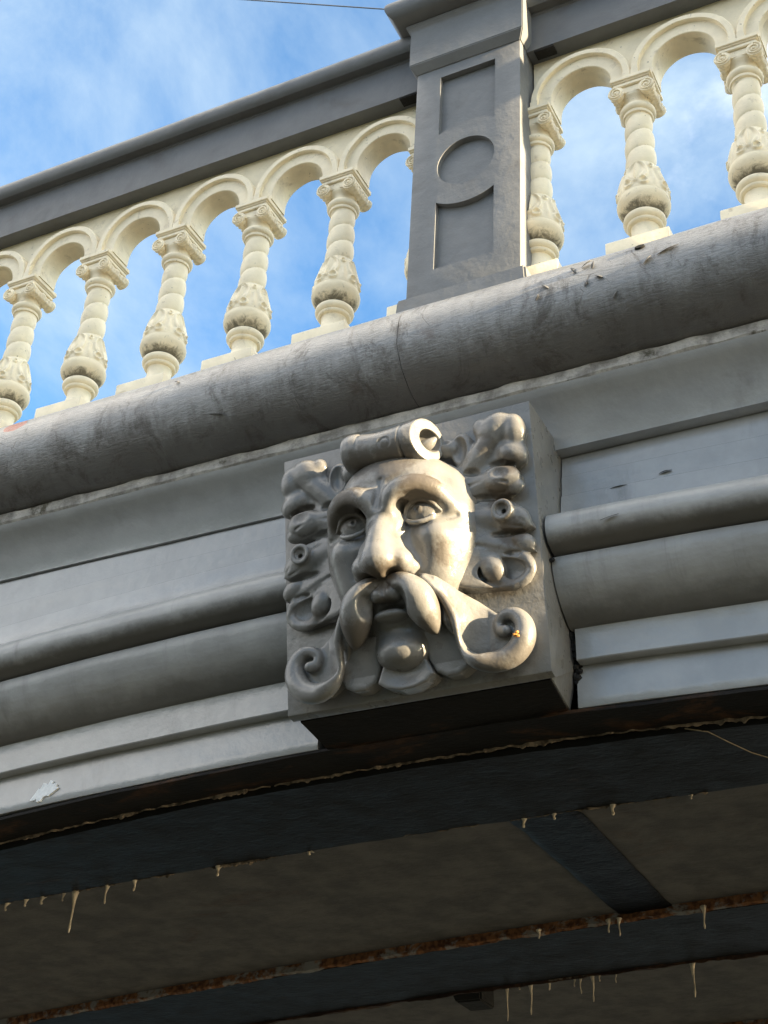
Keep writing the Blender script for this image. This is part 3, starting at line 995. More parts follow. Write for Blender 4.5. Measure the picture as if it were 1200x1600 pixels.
def ring_mesh(c, h):
    """two-step archivolt on the face of one arch, clipped where neighbours meet"""
    prof = [(.0885, .042), (.0887, .0215), (.0905, .0195), (.1262, .0195), (.1272, .0185), (.1277, .0085), (.1292, .0060), (.1445, .0060), (.1478, .0085), (.1490, .012), (.1492, .042)]
    verts, faces = [], []
    n = 44; m = len(prof)
    for i in range(n + 1):
        t = math.pi * i / n
        for (r, y) in prof:
            x, z = -r * math.cos(t), AZ + r * math.sin(t)
            verts.append((c + max(-h + .0004, min(h - .0004, x)), y, z))
    for i in range(n):
        for j in range(m - 1):
            faces.append((i * m + j, i * m + j + 1, (i + 1) * m + j + 1, (i + 1) * m + j))
    me = mesh_pydata('ring', verts, faces, False)
    # legs down to the capital
    bm = bmesh.new(); bm.from_mesh(me)
    for sx in (-1, 1):
        for (r0, r1, y) in ((.0886, .1294, .0195), (.1276, .1489, .0062)):
            x0, x1 = sorted((c + sx * r0, c + sx * min(r1, h - .0004)))
            bm_box(bm, (x0, y, 1.0816), (x1, .042, AZ - .0002))
    return smooth_by_angle(rough(mesh_bm('ring', bm), .0006, 26), 28)

def rail_piece(x0, x1, parent):
    prof = [(.10, 1.302), (-.0105, 1.302), (-.0105, 1.449), (-.0150, 1.4515), (-.0150, 1.4605), (-.0185, 1.4615)]
    cy, cz, r = -.004, 1.4955, .0465
    for a in range(228, 89, -9):
        prof.append((cy + r * math.cos(rad(a)) - .004, cz + r * math.sin(rad(a))))
    prof += [(.10, 1.545), (.15, 1.52), (.15, 1.31)]
    link_mesh('handrail', sweep('rail', prof, x0, x1, flat, .05, .0015, 8, close=True), M_RAIL, parent)

for (xs, x0, x1, label) in ((bal_x_left, bal_x_left[-1], -.167, 'cream stone balustrade left of the grey post, twisted balusters under small arches'),
                            (bal_x_right, .167, bal_x_right[-1], 'cream stone balustrade right of the grey post, with fewer twisted balusters in view')):
    bt = empty('balustrade', ((x0 + x1) / 2, BY, .40), label, 'balustrade')
    me, edges = arcade('arcade', xs, x0, x1)
    link_mesh('arch_wall', me, M_CREAM, bt)
    for (a, b) in edges:
        link_mesh('arch_moulding', ring_mesh((a + b) / 2, (b - a) / 2), M_CREAM, bt)
    for x in xs:
        add_baluster(bt, x)
    rail_piece(min(x0, x1), max(x0, x1), bt)
    kx0, kx1 = min(x0, x1), max(x0, x1)
    link_mesh('kerb', box_mesh('kerb', (kx0 - .05, -.035, .1275), (kx1 + .05, .165, .3955), .006), M_GREY, bt)
    sx = -1 if x0 < -1 else 1
    xa, xb = sorted((sx * .190, sx * .250))
    link_mesh('rail_socket', box_mesh('socket', (xa, -.0085, 1.296), (xb, .026, 1.3035), .0012), M_GAP, bt)

# overhead wire far behind
wp = []
for i in range(41):
    s = -.5 + 2.1 * i / 40
    p = Vector((-4.732, 5, 9.892)).lerp(Vector((.106, 5, 6.966)), s)
    wp.append(p)
wire = link_mesh('overhead_wire', tube('wire', wp, .0062, 8), M_WIRE)
tag(wire, 'thin dark overhead wire crossing the sky behind the grey post', 'wire')

# ================================================================== the keystone carving (sculpted as a distance field)
class Field:
    def __init__(s, a, b, h, res):
        s.ax = [np.arange(lo, hi + res * .5, res, dtype=np.float32) for lo, hi in (a, b, h)]
        s.res = res
        s.D = np.full([len(x) for x in s.ax], .06, np.float32)
    def sl(s, lo, hi, m):
        r = []
        for ax, l, u in zip(s.ax, lo, hi):
            i0 = int(np.searchsorted(ax, l - m)); i1 = int(np.searchsorted(ax, u + m))
            if i1 <= i0: return None
            r.append(slice(i0, i1))
        return tuple(r)
    def grid(s, sl):
        A = s.ax[0][sl[0]][:, None, None]; B = s.ax[1][sl[1]][None, :, None]; H = s.ax[2][sl[2]][None, None, :]
        return A, B, H
    def put(s, sl, d, k, sub=False, cut=False):
        D = s.D[sl]
        if sub:
            d = -d
            if k > 0:
                h = np.maximum(k - np.abs(D - d), 0) / k
                s.D[sl] = np.maximum(D, d) + h * h * k * .25
            else: s.D[sl] = np.maximum(D, d)
        else:
            if k > 0:
                h = np.maximum(k - np.abs(D - d), 0) / k
                s.D[sl] = np.minimum(D, d) - h * h * k * .25
            else: s.D[sl] = np.minimum(D, d)
    def ell(s, c, r, k=.02, sub=False, rot=0.0, tilt=0.0, yaw=0.0):
        R = max(r)
        sl = s.sl([x - R for x in c], [x + R for x in c], k + .006)
        if sl is None: return
        A, B, H = s.grid(sl)
        x, y, z = A - c[0], B - c[1], H - c[2]
        if rot:
            cs, sn = math.cos(rot), math.sin(rot); x, y = cs * x + sn * y, -sn * x + cs * y
        if tilt:     # about the a axis
            cs, sn = math.cos(tilt), math.sin(tilt); y, z = cs * y + sn * z, -sn * y + cs * z
        if yaw:      # about the b axis
            cs, sn = math.cos(yaw), math.sin(yaw); x, z = cs * x + sn * z, -sn * x + cs * z
        k0 = np.sqrt((x / r[0]) ** 2 + (y / r[1]) ** 2 + (z / r[2]) ** 2)
        k1 = np.sqrt((x / r[0] ** 2) ** 2 + (y / r[1] ** 2) ** 2 + (z / r[2] ** 2) ** 2)
        s.put(sl, (k0 * (k0 - 1) / np.maximum(k1, 1e-6)).astype(np.float32), k, sub)
    def cap(s, p, q, r1, r2, k=.015, sub=False):
        R = max(r1, r2)
        sl = s.sl([min(x, y) - R for x, y in zip(p, q)], [max(x, y) + R for x, y in zip(p, q)], k + .006)
        if sl is None: return
        A, B, H = s.grid(sl)
        v = [q[i] - p[i] for i in range(3)]
        L = sum(x * x for x in v)
        t = np.clip(((A - p[0]) * v[0] + (B - p[1]) * v[1] + (H - p[2]) * v[2]) / max(L, 1e-9), 0, 1)
        d = np.sqrt((A - p[0] - t * v[0]) ** 2 + (B - p[1] - t * v[1]) ** 2 + (H - p[2] - t * v[2]) ** 2) - (r1 + (r2 - r1) * t)
        s.put(sl, d.astype(np.float32), k, sub)
    def chain(s, pts, k=.012, kk=None, sub=False, sm=True):
        """pts of (a, b, h, r), smoothed with Catmull-Rom"""
        P = np.array(pts, float)
        if sm:
            out = []
            n = len(P)
            for i in range(n - 1):
                p0, p1, p2, p3 = P[max(0, i - 1)], P[i], P[i + 1], P[min(n - 1, i + 2)]
                for t in np.linspace(0, 1, 9)[:-1]:
                    out.append(.5 * (2 * p1 + (p2 - p0) * t + (2 * p0 - 5 * p1 + 4 * p2 - p3) * t * t + (3 * p1 - p0 - 3 * p2 + p3) * t ** 3))
            out.append(P[-1]); P = np.array(out)
        # the chain is made in a field of its own so that its own links do not swell
        m = k + .008
        rmax = P[:, 3].max()
        sl = s.sl(list(P[:, :3].min(0) - rmax), list(P[:, :3].max(0) + rmax), m)
        if sl is None: return
        A, B, H = s.grid(sl)
        best = np.full(np.broadcast_shapes(A.shape, B.shape, H.shape), .06, np.float32)
        for i in range(len(P) - 1):
            p, q = P[i], P[i + 1]
            lo = np.minimum(p[:3], q[:3]) - rmax - m; hi = np.maximum(p[:3], q[:3]) + rmax + m
            s2 = s.sl(list(lo), list(hi), 0)
            if s2 is None: continue
            loc = tuple(slice(max(x.start, y.start) - y.start, max(max(x.start, y.start), min(x.stop, y.stop)) - y.start) for x, y in zip(s2, sl))
            a, b, h = A[loc[0]], B[:, loc[1]], H[:, :, loc[2]]
            v = q[:3] - p[:3]; L = float(v @ v)
            t = np.clip(((a - p[0]) * v[0] + (b - p[1]) * v[1] + (h - p[2]) * v[2]) / max(L, 1e-9), 0, 1)
            d = np.sqrt((a - p[0] - t * v[0]) ** 2 + (b - p[1] - t * v[1]) ** 2 + (h - p[2] - t * v[2]) ** 2) - (p[3] + (q[3] - p[3]) * t)
            best[loc] = np.minimum(best[loc], d.astype(np.float32))
        s.put(sl, best, k, sub)
    def poly(s, pts, h0, h1, rnd=.006, k=.01, sub=False, slope=None):
        """plate with a polygon outline between h0 and h1; slope(A, B) is added to h1"""
        P = np.array(pts, float)
        lo = [P[:, 0].min(), P[:, 1].min(), h0]; hi = [P[:, 0].max(), P[:, 1].max(), h1 + (.08 if slope else 0)]
        sl = s.sl(lo, hi, k + rnd + .008)
        A, B, H = s.grid(sl)
        A2, B2 = np.broadcast_arrays(A[:, :, 0], B[:, :, 0])
        d = np.full(A2.shape, 1e9); sgn = np.ones(A2.shape)
        n = len(P)
        for i in range(n):
            p, q = P[i], P[(i + 1) % n]
            e = q - p; wx, wy = A2 - p[0], B2 - p[1]
            t = np.clip((wx * e[0] + wy * e[1]) / (e @ e), 0, 1)
            d = np.minimum(d, (wx - e[0] * t) ** 2 + (wy - e[1] * t) ** 2)
            c1 = B2 >= p[1]; c2 = B2 < q[1]; c3 = e[0] * wy > e[1] * wx
            flip = (c1 & c2 & c3) | (~c1 & ~c2 & ~c3)
            sgn = np.where(flip, -sgn, sgn)
        d2 = (sgn * np.sqrt(d)).astype(np.float32)[:, :, None] + rnd
        top = h1 + (slope(A2, B2)[:, :, None] if slope else 0)
        dh = np.maximum(H - top, h0 - H) + rnd
        dd = np.minimum(np.maximum(d2, dh), 0) + np.sqrt(np.maximum(d2, 0) ** 2 + np.maximum(dh, 0) ** 2) - rnd
        s.put(sl, dd.astype(np.float32), k, sub)
    def mesh(s, name, mirror=False, hs=1.0):
        D = s.D + 1e-7
        ins = D < 0
        shp = [n - 1 for n in D.shape]
        cnt = np.zeros(shp, np.int8)
        for i in (0, 1):
            for j in (0, 1):
                for k in (0, 1):
                    cnt += ins[i:i + shp[0], j:j + shp[1], k:k + shp[2]]
        act = (cnt > 0) & (cnt < 8)
        ids = np.argwhere(act)
        idx = np.full(shp, -1, np.int64); idx[act] = np.arange(len(ids))
        acc = np.zeros((len(ids), 3)); num = np.zeros(len(ids))
        cor = [(i, j, k) for i in (0, 1) for j in (0, 1) for k in (0, 1)]
        vals = {c: D[ids[:, 0] + c[0], ids[:, 1] + c[1], ids[:, 2] + c[2]] for c in cor}
        for c in cor:
            for ax in range(3):
                if c[ax]: continue
                e = list(c); e[ax] = 1; e = tuple(e)
                v0, v1 = vals[c], vals[e]
                m = (v0 < 0) != (v1 < 0)
                t = np.where(m, v0 / np.where(v0 == v1, 1, v0 - v1), 0)
                p = np.tile(np.array(c, float), (len(ids), 1)); p[:, ax] += t
                acc += p * m[:, None]; num += m
        pos = ids + acc / num[:, None]
        co = np.stack([s.ax[i][0] + pos[:, i] * s.res for i in range(3)], 1)
        co[:, 2] *= np.where(co[:, 2] > 0, hs, 1)
        quads = []
        for ax in range(3):
            o1, o2 = [x for x in range(3) if x != ax]
            a = ins; n = D.shape
            lo = [slice(None)] * 3; hi = [slice(None)] * 3
            lo[ax] = slice(0, n[ax] - 1); hi[ax] = slice(1, n[ax])
            ch = a[tuple(lo)] != a[tuple(hi)]
            inside_first = a[tuple(lo)]
            E = np.argwhere(ch)
            ok = (E[:, o1] > 0) & (E[:, o2] > 0) & (E[:, o1] < n[o1] - 1) & (E[:, o2] < n[o2] - 1)
            E = E[ok]
            f = inside_first[E[:, 0], E[:, 1], E[:, 2]]
            def cell(d1, d2):
                c = E.copy(); c[:, o1] += d1; c[:, o2] += d2
                return idx[c[:, 0], c[:, 1], c[:, 2]]
            q = np.stack([cell(-1, -1), cell(0, -1), cell(0, 0), cell(-1, 0)], 1)
            fl = f if ax != 1 else ~f
            q[~fl] = q[~fl][:, ::-1]
            quads.append(q)
        Q = np.concatenate(quads)
        if mirror:
            co = co * np.array([-1, 1, 1]); Q = Q[:, ::-1]
        W = (np.array(K0)[None] + co[:, :1] * np.array(KEX)[None] + co[:, 1:2] * np.array(KEV)[None] + co[:, 2:3] * np.array(KEN)[None])
        me = bpy.data.meshes.new(name)
        me.vertices.add(len(W)); me.vertices.foreach_set('co', W.astype(np.float32).ravel())
        me.loops.add(Q.size); me.loops.foreach_set('vertex_index', Q.astype(np.int32).ravel())
        me.polygons.add(len(Q)); me.polygons.foreach_set('loop_start', np.arange(0, Q.size, 4, dtype=np.int32))
        me.update(calc_edges=True); me.validate()
        me.polygons.foreach_set('use_smooth', [True] * len(me.polygons))
        return me

key = empty('carved_keystone', (0, -.2, -.86), 'grey keystone block carved with a moustached bearded face between curled leaves', 'keystone')

# ---- block with its flat face tilted out at the top, an undercut lip and a sloping underside
bm = bmesh.new()
def yz(h, b): 
    p = K0 + KEV * b + KEN * h
    return p.y, p.z
f_t, f_b = yz(0, .304), yz(0, -.304)
hw = .3055
def ring_x(y, z, w): return [bm.verts.new((-w, y, z)), bm.verts.new((w, y, z))]
profl = [(f_t[0], f_t[1], hw), (f_b[0], f_b[1], hw), (f_b[0] + .024, f_b[1] - .004, hw - .001), (f_b[0] + .024, f_b[1] + .002, hw - .012), (-.085, -.872, hw - .018),
         (-.085, -.78, hw - .002), (-.085, -.257, hw)]
# front slab + body as one convex-ish extrusion: side faces by fan
vs = [ring_x(*p) for p in profl]
n = len(vs)
for i in range(n):
    j = (i + 1) % n
    bm.faces.new((vs[i][0], vs[j][0], vs[j][1], vs[i][1]))
bm.faces.new([v[1] for v in vs]); bm.faces.new([v[0] for v in reversed(vs)])
bmesh.ops.triangulate(bm, faces=[f for f in bm.faces if len(f.verts) > 4])
bmesh.ops.recalc_face_normals(bm, faces=bm.faces)
bmesh.ops.bevel(bm, geom=[e for e in bm.edges if len(e.link_faces) == 2 and e.calc_face_angle(0) > .6], offset=.003, segments=2, affect='EDGES', profile=.6)
link_mesh('block', smooth_by_angle(mesh_bm('block', bm), 35), M_CARVE, key)
# dark underside plate, stained by rust
bm = bmesh.new()
q = [(-.290, f_b[0] + .030, f_b[1] - .001), (.290, f_b[0] + .030, f_b[1] - .001), (.284, -.087, -.8735), (-.284, -.087, -.8735)]
t_ = [bm.verts.new((x, y, z - .0022)) for (x, y, z) in q]; b_ = [bm.verts.new((x, y, z + .004)) for (x, y, z) in q]
bm.faces.new(t_); bm.faces.new(list(reversed(b_)))
for i in range(4): bm.faces.new((t_[i], b_[i], b_[(i + 1) % 4], t_[(i + 1) % 4]))
link_mesh('block_underside', mesh_bm('under', bm), M_FLANGE, key)

# ---- head
F = Field((-.225, .225), (-.305, .205), (-.006, .212), .0021)
for sx in (-1, 1):
    pass
F.ell((0, .050, 0), (.150, .150, .104), .03)
F.ell((0, -.09, .0), (.125, .165, .086), .04)
F.ell((0, .124, .026), (.142, .108, .100), .025)                     # forehead dome
F.ell((0, -.09, .05), (.085, .07, .055), .04)                       # muzzle
for sx in (-1, 1):
    F.ell((sx * .100, -.010, .040), (.056, .066, .072), .03)
    F.ell((sx * .104, .004, .070), (.040, .034, .046), .02)           # cheeks
    F.ell((sx * .094, -.065, .036), (.050, .058, .058), .03)
    F.ell((sx * .134, .06, .012), (.026, .10, .055), .03)              # temple
    # heavy brow: a shelf whose sharp edge hangs over the eye
    F.chain([(sx * .019, .070, .131, .020), (sx * .040, .096, .134, .026), (sx * .078, .108, .124, .026), (sx * .114, .098, .103, .023), (sx * .138, .072, .076, .014)], .022)
    F.ell((sx * .122, .050, 0), (.062, .125, .064), .035)               # the side of the head runs out into the leaves
    F.ell((sx * .022, .092, .122), (.019, .030, .020), .014)            # knotted frown
    F.ell((sx * .086, .047, .158), (.060, .045, .062), .003, sub=True, rot=sx * .10)  # socket cut in under the shelf
    F.ell((sx * .050, .054, .118), (.019, .032, .030), .008, sub=True)
F.cap((0, .140, .124), (0, .070, .150), .003, .009, .010, sub=True)
F.cap((-.070, .150, .120), (-.018, .132, .130), .003, .005, .012, sub=True); F.cap((.070, .150, .120), (.018, .132, .130), .003, .005, .012, sub=True)
# nose
F.chain([(0, .070, .108, .022), (0, .045, .120, .023), (0, .005, .137, .028), (0, -.035, .146, .034), (0, -.050, .146, .036)], .018)
F.ell((0, -.056, .152), (.038, .030, .032), .014)
for sx in (-1, 1):
    F.ell((sx * .030, -.028, .116), (.030, .038, .032), .016)           # broad sides of the nose
    F.ell((sx * .022, .030, .108), (.022, .040, .024), .014)
for sx in (-1, 1):
    F.ell((sx * .044, -.055, .122), (.027, .027, .034), .012)
    F.chain([(sx * .062, -.034, .108, .008), (sx * .071, -.056, .110, .010), (sx * .060, -.076, .114, .008)], .008)
    F.ell((sx * .027, -.088, .142), (.015, .013, .020), .008, sub=True)
    F.chain([(sx * .046, .012, .118, .008), (sx * .057, -.012, .118, .015), (sx * .070, -.038, .114, .013), (sx * .080, -.062, .108, .006)], .010, sub=True)  # naso-labial fold
    # eyeball, lids
    F.ell((sx * .081, .058, .077), (.042, .035, .032), .003)
    F.chain([(sx * .043, .052, .099, .0045), (sx * .055, .072, .108, .006), (sx * .078, .0820, .1115, .0065), (sx * .102, .076, .106, .006), (sx * .122, .054, .093, .004)], .003)
    F.chain([(sx * .043, .050, .099, .004), (sx * .057, .036, .108, .005), (sx * .079, .0300, .111, .0055), (sx * .103, .037, .104, .005), (sx * .122, .053, .092, .004)], .003)
    
    F.ell((sx * .077, .060, .102), (.0135, .0135, .0100), .003)
    F.chain([(sx * (.077 + .0120 * math.cos(t)), .060 + .0120 * math.sin(t), .1095, .0015) for t in np.linspace(0, 2 * math.pi, 25)], .0015, sub=True, sm=False)
    F.ell((sx * .074, .063, .1115), (.0052, .0052, .0055), .0015, sub=True) # pupil
    F.chain([(sx * .116, .046, .097, .005), (sx * .134, .040, .088, .005), (sx * .150, .044, .074, .004)], .008, sub=True)
# philtrum, lips, chin
F.ell((0, -.100, .114), (.026, .020, .020), .014)
F.ell((-.014, -.118, .116), (.022, .018, .022), .006)
F.ell((.014, -.118, .116), (.022, .018, .022), .006)
F.cap((0, -.098, .137), (0, -.118, .136), .006, .005, .008, sub=True)
F.ell((0, -.142, .112), (.042, .008, .034), .006, sub=True)
F.ell((0, -.158, .096), (.038, .0125, .024), .004)
F.ell((0, -.190, .106), (.050, .014, .020), .016, sub=True)
F.ell((0, -.222, .028), (.060, .042, .060), .03)
F.ell((.0, -.230, .058), (.040, .015, .024), .028)
F.ell((0, -.306, .096), (.20, .036, .046), .03, sub=True)
link_mesh('face', F.mesh('face'), M_CARVE, key)
del F

# ---- moustache lobes, beard lobes, whisker scrolls, leaves: made for the right, mirrored to the left
G = Field((-.005, .135), (-.225, -.065), (.05, .18), .0018)
G.chain([(.010, -.090, .118, .014), (.040, -.101, .126, .022), (.066, -.128, .120, .033), (.077, -.156, .108, .034), (.086, -.186, .092, .022), (.095, -.208, .082, .005)], .004)
G.ell((.030, -.150, .142), (.022, .034, .030), .012, sub=True, rot=-.35)
for mir in (False, True):
    link_mesh('moustache', G.mesh('moustache', mir), M_CARVE, key)
del G

B = Field((-.075, .075), (-.308, -.185), (-.006, .085), .0020)
def dish(A_, B_):
    return (-.010 * np.exp(-((A_ - .006) ** 2 / .0012 + (B_ + .27) ** 2 / .0006))).astype(np.float32)
B.poly([(-.034, -.20), (.034, -.20), (.052, -.248), (.068, -.280), (.050, -.294), (.020, -.302), (-.012, -.303), (-.040, -.297), (-.062, -.282), (-.048, -.245)], -.02, .050, .006, .0, slope=dish)
link_mesh('beard_lobe', B.mesh('beard'), M_CARVE, key)
B = Field((.03, .165), (-.308, -.165), (-.006, .085), .0020)
B.poly([(.050, -.18), (.105, -.18), (.140, -.225), (.150, -.252), (.143, -.276), (.120, -.289), (.094, -.289), (.070, -.276), (.056, -.250)], -.02, .042, .007, .0,
       slope=lambda A_, B_: (.020 * np.clip((B_ + .26) / .08, 0, 1)).astype(np.float32))
for mir in (False, True):
    link_mesh('beard_lobe', B.mesh('beard', mir), M_CARVE, key)
del B

W = Field((.045, .305), (-.305, -.06), (-.006, .135), .0020)
def wslope(A_, B_):
    return (.074 * np.clip((.186 - A_) / .085, 0, 1) ** 1.2 * np.clip((B_ + .285) / .10, 0, 1) * (1 - .45 * np.clip((.114 - A_) / .02, 0, 1) * np.clip((-.138 - B_) / .02, 0, 1))).astype(np.float32)
W.poly([(.060, -.070), (.105, -.090), (.138, -.118), (.170, -.140), (.205, -.170), (.240, -.172), (.265, -.195), (.270, -.235), (.250, -.265), (.220, -.280), (.188, -.282), (.158, -.262), (.132, -.234), (.108, -.190), (.090, -.146), (.066, -.100)],
       -.02, .024, .006, .0, slope=wslope)
W.chain([(.078, -.092, .100, .008), (.112, -.132, .094, .008), (.130, -.170, .084, .010), (.139, -.205, .074, .012), (.148, -.238, .062, .017), (.168, -.268, .058, .021), (.203, -.279, .046, .022), (.240, -.268, .038, .024),
         (.263, -.240, .034, .024), (.266, -.208, .032, .020), (.250, -.184, .032, .0155), (.226, -.180, .032, .0125), (.210, -.193, .032, .0110), (.212, -.210, .034, .0115), (.227, -.216, .038, .012)], .010)
W.ell((.178, -.212, .066), (.034, .050, .030), .02, sub=True, rot=-.25)
W.ell((.238, -.226, .060), (.020, .026, .022), .014, k if False else .010) if False else None
W.chain([(.104, -.106, .102, .003), (.140, -.160, .074, .004), (.160, -.215, .058, .004)], .006, sub=True)
W.chain([(.128, -.112, .080, .003), (.162, -.160, .050, .004), (.182, -.215, .042, .004)], .006, sub=True)
for mir in (False, True):
    link_mesh('whisker_scroll', W.mesh('whisker', mir), M_CARVE, key)
del W

L = Field((.085, .305), (-.135, .285), (-.006, .095), .0020)
L.poly([(.110, .165), (.150, .175), (.172, .190), (.186, .240), (.196, .265), (.238, .272), (.278, .262), (.296, .232), (.290, .202), (.297, .180), (.290, .155), (.268, .142), (.240, .158), (.226, .160),
        (.262, .152), (.281, .126), (.272, .098), (.248, .084), (.215, .086), (.236, .080), (.262, .066), (.284, .040), (.298, .006), (.274, -.001), (.258, -.002), (.280, -.016), (.297, -.048), (.272, -.042), (.286, -.058),
        (.292, -.084), (.276, -.110), (.246, -.121), (.205, -.116), (.160, -.112), (.120, -.100), (.092, -.060), (.092, .10)], -.02, .041, .010, .0, slope=lambda A_, B_: (.034 * np.clip((.212 - A_) / .085, 0, 1) * np.clip((.185 - B_) / .04, 0, 1)).astype(np.float32))
for pts in ([(.120, .130, .022, .022), (.165, .165, .036, .024), (.205, .205, .040, .024), (.240, .236, .040, .022)],
            [(.120, .108, .024, .022), (.170, .118, .038, .022), (.215, .124, .042, .020), (.255, .120, .034, .014)],
            [(.120, .050, .024, .022), (.180, .048, .036, .022), (.236, .034, .036, .020), (.280, .012, .026, .010)],
            [(.115, .0, .026, .022), (.170, -.006, .036, .016), (.225, -.024, .034, .013), (.280, -.042, .022, .008)],
            [(.105, -.02, .034, .016), (.150, -.030, .034, .012), (.200, -.046, .030, .010), (.250, -.062, .024, .009)]):
    L.chain(pts, .010)
L.ell((.230, .244, .038), (.044, .034, .032), .006, rot=.4)
L.ell((.274, .232, .034), (.026, .038, .032), .010, rot=.1)
L.ell((.200, .254, .034), (.020, .022, .024), .006)
L.ell((.266, .178, .034), (.036, .026, .030), .012, rot=-.5)
L.ell((.238, .124, .042), (.044, .031, .032), .005, rot=-.1)
L.ell((.240, .136, .084), (.034, .022, .020), .004, sub=True, rot=-.1, tilt=-.35)
L.ell((.264, .102, .032), (.024, .018, .024), .004)
L.ell((.254, .030, .034), (.044, .032, .030), .005, rot=-.5)
L.ell((.274, -.024, .028), (.030, .020, .024), .004, rot=-.6)
for c, r in (((.232, .160, .052), (.022, .010, .030)), ((.250, .154, .046), (.024, .007, .026)), ((.206, .088, .052), (.030, .010, .030)), ((.236, .082, .044), (.026, .007, .024)), ((.232, .000, .052), (.028, .008, .030)), ((.262, -.004, .042), (.024, .006, .022)), ((.250, -.046, .046), (.022, .006, .022)),
             ((.176, .150, .058), (.020, .010, .022)), ((.172, .086, .058), (.022, .010, .022))):
    L.ell(c, r, .004, sub=True, rot=-.1)
for pts in ([(.150, .150, .062, .003), (.190, .192, .072, .005), (.222, .220, .078, .005), (.246, .232, .076, .004)],
            [(.156, .140, .060, .003), (.198, .176, .066, .004), (.228, .196, .068, .005), (.252, .196, .066, .004)],
            [(.150, .156, .060, .003), (.182, .206, .068, .004), (.196, .240, .064, .004)],
            [(.140, .112, .052, .003), (.190, .122, .066, .004), (.226, .116, .076, .004), (.254, .108, .066, .003)],
            [(.140, .066, .052, .003), (.190, .062, .062, .004), (.226, .066, .064, .004), (.252, .064, .058, .003)],
            [(.140, .030, .054, .003), (.190, .026, .062, .004), (.236, .014, .066, .004), (.276, .004, .052, .003)],
            [(.120, -.022, .062, .003), (.165, -.016, .056, .004), (.215, -.032, .050, .004), (.262, -.052, .038, .004)],
            [(.246, .276, .072, .003), (.252, .250, .080, .004), (.256, .215, .074, .003)],
            [(.268, .028, .070, .003), (.284, .014, .056, .003)]):
    L.chain(pts, .004, sub=True)
# lowest leaf: curled rim with a bud in it
L.ell((.215, -.082, .034), (.070, .030, .022), .010, sub=True, rot=-.1)
L.chain([(.255, -.048, .024, .009), (.280, -.064, .024, .0105), (.284, -.088, .024, .0115), (.266, -.108, .024, .012), (.238, -.112, .024, .012), (.216, -.100, .026, .011), (.196, -.104, .024, .011), (.160, -.106, .022, .010), (.120, -.098, .020, .009)], .006)
L.ell((.202, -.070, .030), (.026, .034, .030), .006, rot=.5)
L.ell((.184, -.046, .030), (.016, .020, .018), .010, rot=.5)
# eyelet
t_n = 20
L.ell((.242, .045, .060), (.024, .024, .020), .006)
L.ell((.242, .045, .088), (.0185, .0185, .024), .003, sub=True)
L.chain([(.242 + .0195 * math.cos(2 * math.pi * i / t_n), .045 + .0195 * math.sin(2 * math.pi * i / t_n), .076, .0046) for i in range(t_n + 1)], .004, sm=False)
L.cap((.244, .043, .070), (.244, .043, .030), .0055, .0055, .001, sub=True)
# cup-shaped flower beside the head roll
L.ell((.152, .212, .026), (.027, .043, .036), .008)
L.ell((.146, .212, .060), (.020, .034, .026), .004, sub=True, yaw=.35)
L.ell((.116, .222, .040), (.026, .022, .024), .008)
L.ell((.118, .238, .060), (.012, .010, .012), .006, sub=True)
for mir in (False, True):
    link_mesh('acanthus_leaf', L.mesh('leaf', mir, .64), M_CARVE, key)
del L

# ---- roll of hair on top: a flaring tube with a spiral in its end
H = Field((-.125, .150), (.165, .295), (-.006, .150), .0020)
H.chain([(-.078, .236, .076, .046), (-.055, .234, .082, .040), (-.020, .230, .086, .038), (.020, .230, .084, .040), (.050, .231, .078, .045), (.078, .232, .068, .052)], .004)
H.ell((.0, .225, .03), (.085, .045, .05), .01)
# cut the two ends square with the tube
sl = (slice(None), slice(None), slice(None)); A_, B_, H_ = H.grid(sl)
H.D = np.maximum(H.D, ((A_ + .45 * H_ - .128) / 1.10).astype(np.float32)); H.D = np.maximum(H.D, (-.094 - A_ - .1 * (H_ - .07)).astype(np.float32))
H.chain([(.105, .232, .066, .026), (.082, .234, .070, .024), (.060, .236, .076, .018)], .003, sub=True)
H.chain([(.104, .236, .060, .006), (.088, .226, .062, .013), (.060, .222, .066, .012)], .003)
for a0 in (-.058, .046):
    H.chain([(a0, .233 + .0445 * math.sin(t), .081 + .0445 * math.cos(t), .0042) for t in np.linspace(-1.9, 1.9, 22)], .002, sub=True, sm=False)
H.chain([(.012 + .0125 * math.cos(t), .225 + .0125 * math.sin(t), .124, .0032) for t in np.linspace(0, 2 * math.pi, 25)], .002, sub=True, sm=False)
link_mesh('hair_roll', H.mesh('hair_roll'), M_CARVE, key)
del H
bm = bmesh.new()
for i in range(7):
    bmesh.ops.create_icosphere(bm, subdivisions=1, radius=random.uniform(.0020, .0045), matrix=Matrix.Translation(kpt(.256 + random.uniform(-.006, .006), -.234 + random.uniform(-.006, .006), .0565)))
tag(link_mesh('lichen', mesh_bm('lichen', bm), M_ORANGE), 'small orange lichen spot on the right whisker scroll', 'lichen')

